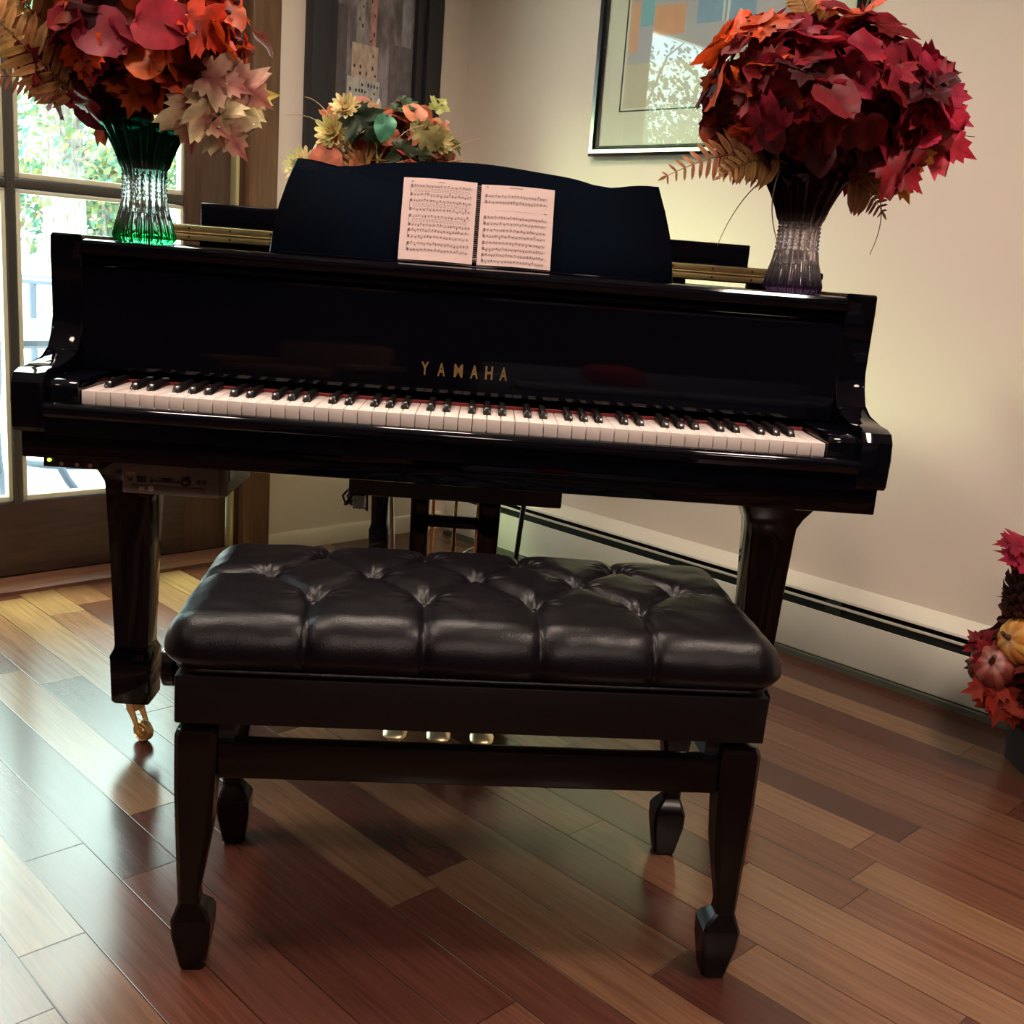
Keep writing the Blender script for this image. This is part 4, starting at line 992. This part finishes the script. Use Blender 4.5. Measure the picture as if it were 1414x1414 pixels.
# ------------------------------------------------------------------ seating mirrored dimly in the fallboard
M_sofa = simple('blue_grey_floral', (.16, .16, .20), .85, noise_amt=.6, nscale=16); M_tan = simple('tan_leather', (.26, .13, .07), .45); M_legw = simple('dark_leg_wood', (.05, .025, .014), .35)
sf = thing('sofa', 'blue-grey patterned sofa mirrored dimly in the right half of the fallboard', 'sofa', loc=(1.0, -3.75, 0), rotz=PI-.1)
for nm, q in (('base', (-.95, .95, -.40, .42, .10, .34)), ('backrest', (-.95, .95, .22, .44, .30, .86)), ('armrest', (-1.05, -.85, -.42, .42, .10, .60)), ('armrest', (.85, 1.05, -.42, .42, .10, .60)), ('seat_cushion', (-.84, -.01, -.44, .24, .34, .48)), ('seat_cushion', (.01, .84, -.44, .24, .34, .48))):
    bm = B(); box(bm, *q, .045, 4); obj(nm, bm, M_sofa, sf)
for x in (-.9, .9):
    for y in (-.34, .36):
        bm = B(); tube(bm, [(x, y, 0), (x, y, .11)], [.02, .03], 10); obj('leg', bm, M_legw, sf)
bm = B(); lathe(bm, [(.01, -.07), (.10, -.062), (.19, -.03), (.21, 0), (.19, .03), (.10, .062), (.01, .07)], 32, mod=lambda a, z: 1+.16*abs(math.sin(2*a))**3)
rp = obj('throw_pillow', bm, simple('red_fabric', (.40, .015, .02), .8), mw=Matrix.Translation((.72, -3.57, .72)) @ Euler((PI/2-.25, 0, .78)).to_matrix().to_4x4()); tag(rp, 'red throw pillow on the sofa mirrored in the fallboard', 'pillow')
ac = thing('armchair', 'tan leather armchair mirrored dimly in the left half of the fallboard', 'chair', loc=(-.85, -3.5, 0), rotz=PI+.35)
for nm, q in (('seat', (-.32, .32, -.34, .30, .28, .46)), ('backrest', (-.32, .32, .22, .36, .40, .95)), ('armrest', (-.42, -.31, -.34, .32, .46, .60)), ('armrest', (.31, .42, -.34, .32, .46, .60))):
    bm = B(); box(bm, *q, .04, 4); obj(nm, bm, M_tan, ac)
for x in (-.36, .36):
    for y in (-.28, .28):
        bm = B(); tube(bm, [(x, y, 0), (x*.98, y, .25), (x, y, .48)], [.018, .028, .028], 10); obj('leg', bm, M_legw, ac)

# ------------------------------------------------------------------ outside
bm = B(); box(bm, -60, -.15, -60, 60, -.30, -.10); struct(obj('patio_ground', bm, simple('pale_concrete', (.78, .80, .80), .8, noise_amt=.06, nscale=2), mw=RM))
M_tree = leaf_mat('tree_leaves', .4, .6); M_bark = wood_mat('grey_bark', (.10, .09, .08), (.30, .27, .25), .9, (9, 9, 1.5))
def ray_at(px, py, dist):
    d = (fw+rt2*((px-707)/FPX)-up2*((py-707)/FPX)); d.normalize(); return CAM+d*dist
def tree(label, pos, trunk_r, h, cz, crad, n, cols, seed, grp=None):
    r = random.Random(seed); base = room(pos[0], pos[1], -.1); dist = (base-CAM).length
    root = thing('tree', label, 'tree', loc=base, group=grp)
    bm = B(); pts = [(0, 0, 0), (.05*r.uniform(-1, 1), .05*r.uniform(-1, 1), h*.35), (.2*r.uniform(-1, 1), .2*r.uniform(-1, 1), h*.8), (.3*r.uniform(-1, 1), .3*r.uniform(-1, 1), h)]
    tube(bm, pts, [trunk_r*1.25, trunk_r, trunk_r*.7, trunk_r*.3], 12)
    for k in range(6):
        a = r.uniform(0, 6.28); z = cz+r.uniform(-.5, .3)*crad; tube(bm, [(0, 0, z-.5), (.5*crad*math.cos(a), .5*crad*math.sin(a), z+.2), (.9*crad*math.cos(a), .9*crad*math.sin(a), z+.3)], [trunk_r*.35, trunk_r*.2, trunk_r*.08], 6)
    obj('trunk', bm, M_bark, root)
    V, F, C = [], [], []
    def ball():
        while True:
            v = Vector((r.uniform(-1, 1), r.uniform(-1, 1), r.uniform(-1, 1)))
            if v.length < 1: return v
    cl = [ball()*.78*crad for _ in range(26)]
    for i in range(n):
        c0 = r.choice(cl); p = c0+ball()*.30*crad; p.z = p.z*.95+cz; s = r.uniform(.03, .07)*(dist/10)
        nn = Vector((r.gauss(0, 1), r.gauss(0, 1), r.gauss(0, 1)+.8)).normalized(); a = nn.orthogonal().normalized(); b = nn.cross(a); k = len(V)
        V += [p-a*s*.6, p-a*s*.1+b*s*.45, p+a*s*.45+b*s*.25, p+a*s, p+a*s*.45-b*s*.25, p-a*s*.1-b*s*.45]; F.append((k, k+1, k+2, k+3, k+4, k+5)); c = jit(r.choice(cols), r, .3); C += [c]*6
    pobj('crown', V, F, M_tree, root, C, smooth=False)
G1c = [(.085, .21, .125), (.12, .25, .15), (.17, .26, .11), (.10, .24, .19)]; G2c = [(.22, .26, .10), (.26, .26, .11), (.14, .22, .11), (.30, .30, .17)]
NL_ = 3600
tree('thick grey-barked tree seen through the door glass beyond the patio', (-5.9, -1.05), .15, 5.0, 2.75, 1.55, NL_, G1c+G2c, 1)
tree('bushy yellow-green tree right of the thick trunk outside the door', (-6.9, -3.9), .07, 3.2, 1.6, 1.40, NL_, G2c+G1c, 2)
tree('bright green tree at the left edge of the glass door view', (-7.6, 2.4), .06, 3.4, 1.85, 1.40, NL_, G1c+G2c[:2], 3)
TB = 'trees beyond the patio'
for k, pos in enumerate(((-9.6, -6.4), (-10.0, -3.2), (-9.7, 0), (-10.0, 3.2), (-9.6, 6.4), (-9.9, 9.6), (-9.7, 12.8), (-6.3, 5.0), (-6.5, 8.1), (-6.6, 11.3), (-6.9, -7.1), (-9.7, -9.7), (-4.0, 5.6), (-4.3, 8.4))):
    tree('leafy background tree in the row beyond the patio', pos, (.08 if k < 12 else .05), 4.2, (2.3, 1.75, 2.1)[k % 3] if k < 12 else 2.45, 1.5 if k < 12 else 1.38, NL_, G1c+G2c, 20+k, TB)
# patio furniture: ring-based chair and round table of pale blue metal
M_blue = simple('blue_grey_metal', (.045, .060, .10), .4, metal=.2)
def on_ground(px, py, z):
    d = (fw+rt2*((px-707)/FPX)-up2*((py-707)/FPX)); return CAM+d*((z-CAM.z)/d.z)
g = on_ground(104, 634, -.10)
ch = thing('patio_chair', 'blue-grey metal swivel patio chair with a ring base outside the glass door', 'chair', loc=g, rotz=PI-.3)
bm = B(); tube(bm, [(.30*math.cos(2*PI*k/40), .30*math.sin(2*PI*k/40), .025) for k in range(41)], .016, 8, False); obj('ring_base', bm, M_blue, ch)
bm = B()
for k in range(4): a = PI/2*k+.4; tube(bm, bez((.29*math.cos(a), .29*math.sin(a), .03), (.15*math.cos(a), .15*math.sin(a), .08), (.02*math.cos(a), .02*math.sin(a), .30), 6), .013, 8)
obj('base_spoke', bm, M_blue, ch)
bm = B(); tube(bm, [(0, 0, .28), (0, 0, .42)], .025, 10); obj('swivel_post', bm, M_blue, ch)
bm = B(); lathe(bm, [(.01, .41), (.22, .41), (.24, .43), (.22, .45), (.01, .455)], 24); obj('seat', bm, M_blue, ch)
bm = B()
for s in (-1, 1): tube(bm, bez((-.20, s*.20, .43), (-.30, s*.22, .60), (-.28, s*.18, .74), 8), .014, 8)
tube(bm, bez((-.28, -.18, .74), (-.32, 0, .79), (-.28, .18, .74), 8), .014, 8)
for y in (-.09, 0, .09): tube(bm, bez((-.21, y, .43), (-.31, y, .60), (-.298, y, .762), 8), .008, 6)
obj('backrest', bm, M_blue, ch)
q = on_ground(-40, 455, .58)
tb = thing('patio_table', 'round blue-grey metal patio table at the left edge outside the door', 'table', loc=(q.x, q.y, -.1))
bm = B(); lathe(bm, [(.02, .66), (.50, .66), (.52, .672), (.52, .69), (.50, .70), (.02, .70)], 40); obj('tabletop', bm, M_blue, tb)
bm = B()
for k in range(4): a = PI/2*k+.7; tube(bm, bez((.40*math.cos(a), .40*math.sin(a), .0), (.16*math.cos(a), .16*math.sin(a), .30), (.36*math.cos(a), .36*math.sin(a), .665), 8), .016, 8)
obj('leg', bm, M_blue, tb)
# low railing further out
q0, q1 = on_ground(-260, 470, -.1), on_ground(200, 470, -.1)
fe = thing('patio_railing', 'low blue-grey railing across the far edge of the patio', 'railing', loc=ray_at(-40, 400, 7.5)*1.0)
fe.location.z = -.1; ax = Vector((rt.x, rt.y, 0)).normalized()
bm = B(); tube(bm, [tuple(ax*-3.2+Vector((0, 0, .76))), tuple(ax*1.6+Vector((0, 0, .76)))], .028, 8); obj('top_rail', bm, M_blue, fe)
bm = B(); tube(bm, [tuple(ax*-3.2+Vector((0, 0, .15))), tuple(ax*1.6+Vector((0, 0, .15)))], .018, 8); obj('bottom_rail', bm, M_blue, fe)
for k in range(9):
    bm = B(); p = ax*(-3.1+.58*k); tube(bm, [(p.x, p.y, 0), (p.x, p.y, .76)], .022, 8); obj('post', bm, M_blue, fe)

# ------------------------------------------------------------------ light
def lamp(name, typ, loc, energy, col, size=None, target=None, spread=None, spot=None, sy=None):
    ld = bpy.data.lights.new(name, typ); ld.energy = energy; ld.color = col
    if typ == 'AREA':
        ld.size = size
        if sy: ld.shape = 'RECTANGLE'; ld.size_y = sy
        if spread: ld.spread = spread
    elif typ in ('POINT', 'SPOT'): ld.shadow_soft_size = size
    if spot: ld.spot_size = spot; ld.spot_blend = .8
    o = bpy.data.objects.new(name, ld); COL.objects.link(o); o.location = loc
    if target is not None: o.rotation_euler = (Vector(target)-Vector(loc)).to_track_quat('-Z', 'Y').to_euler()
    return o
sun = bpy.data.lights.new('sun', 'SUN'); sun.energy = 16; sun.color = (1, .96, .88); sun.angle = .01
so = bpy.data.objects.new('sun', sun); COL.objects.link(so)
dirw = RM.to_3x3() @ Vector((-.12, .55, -.80)); so.rotation_euler = dirw.to_track_quat('-Z', 'Y').to_euler(); so.location = (0, 0, 9)
w = bpy.data.worlds.new('world'); SC.world = w; w.use_nodes = True
bg = w.node_tree.nodes['Background']; bg.inputs[0].default_value = (.72, .93, 1.0, 1); bg.inputs[1].default_value = 6.5
# added area lamps outside the door: extra daylight, tinted green
lamp('door_daylight_fill', 'AREA', room(-1.5, 3.3, 3.45), 1250, (.80, 1.0, .52), 1.5, room(1.0, 0, .45))
lamp('door_daylight_fill', 'AREA', room(-3.2, .6, 3.7), 270, (.80, 1.0, .88), 3.2, room(1.0, 1.9, 0))
# recessed ceiling lamps, warm
WARM = (1.0, .79, .66)
for sr, sl, e in ((1.15, 1.15, 36), (1.2, 2.2, 34), (2.8, 1.2, 46), (3.7, 3.3, 58), (1.4, 3.8, 18), (4.6, 2.4, 44)):
    lamp('ceiling_lamp', 'SPOT', room(sr, sl, HC-.03), e*3.4, WARM, .16, room(sr, sl, 0), spot=math.radians(150))
SC.view_settings.view_transform = 'Standard'; SC.view_settings.look = 'None'; SC.view_settings.exposure = 0; SC.view_settings.gamma = 1
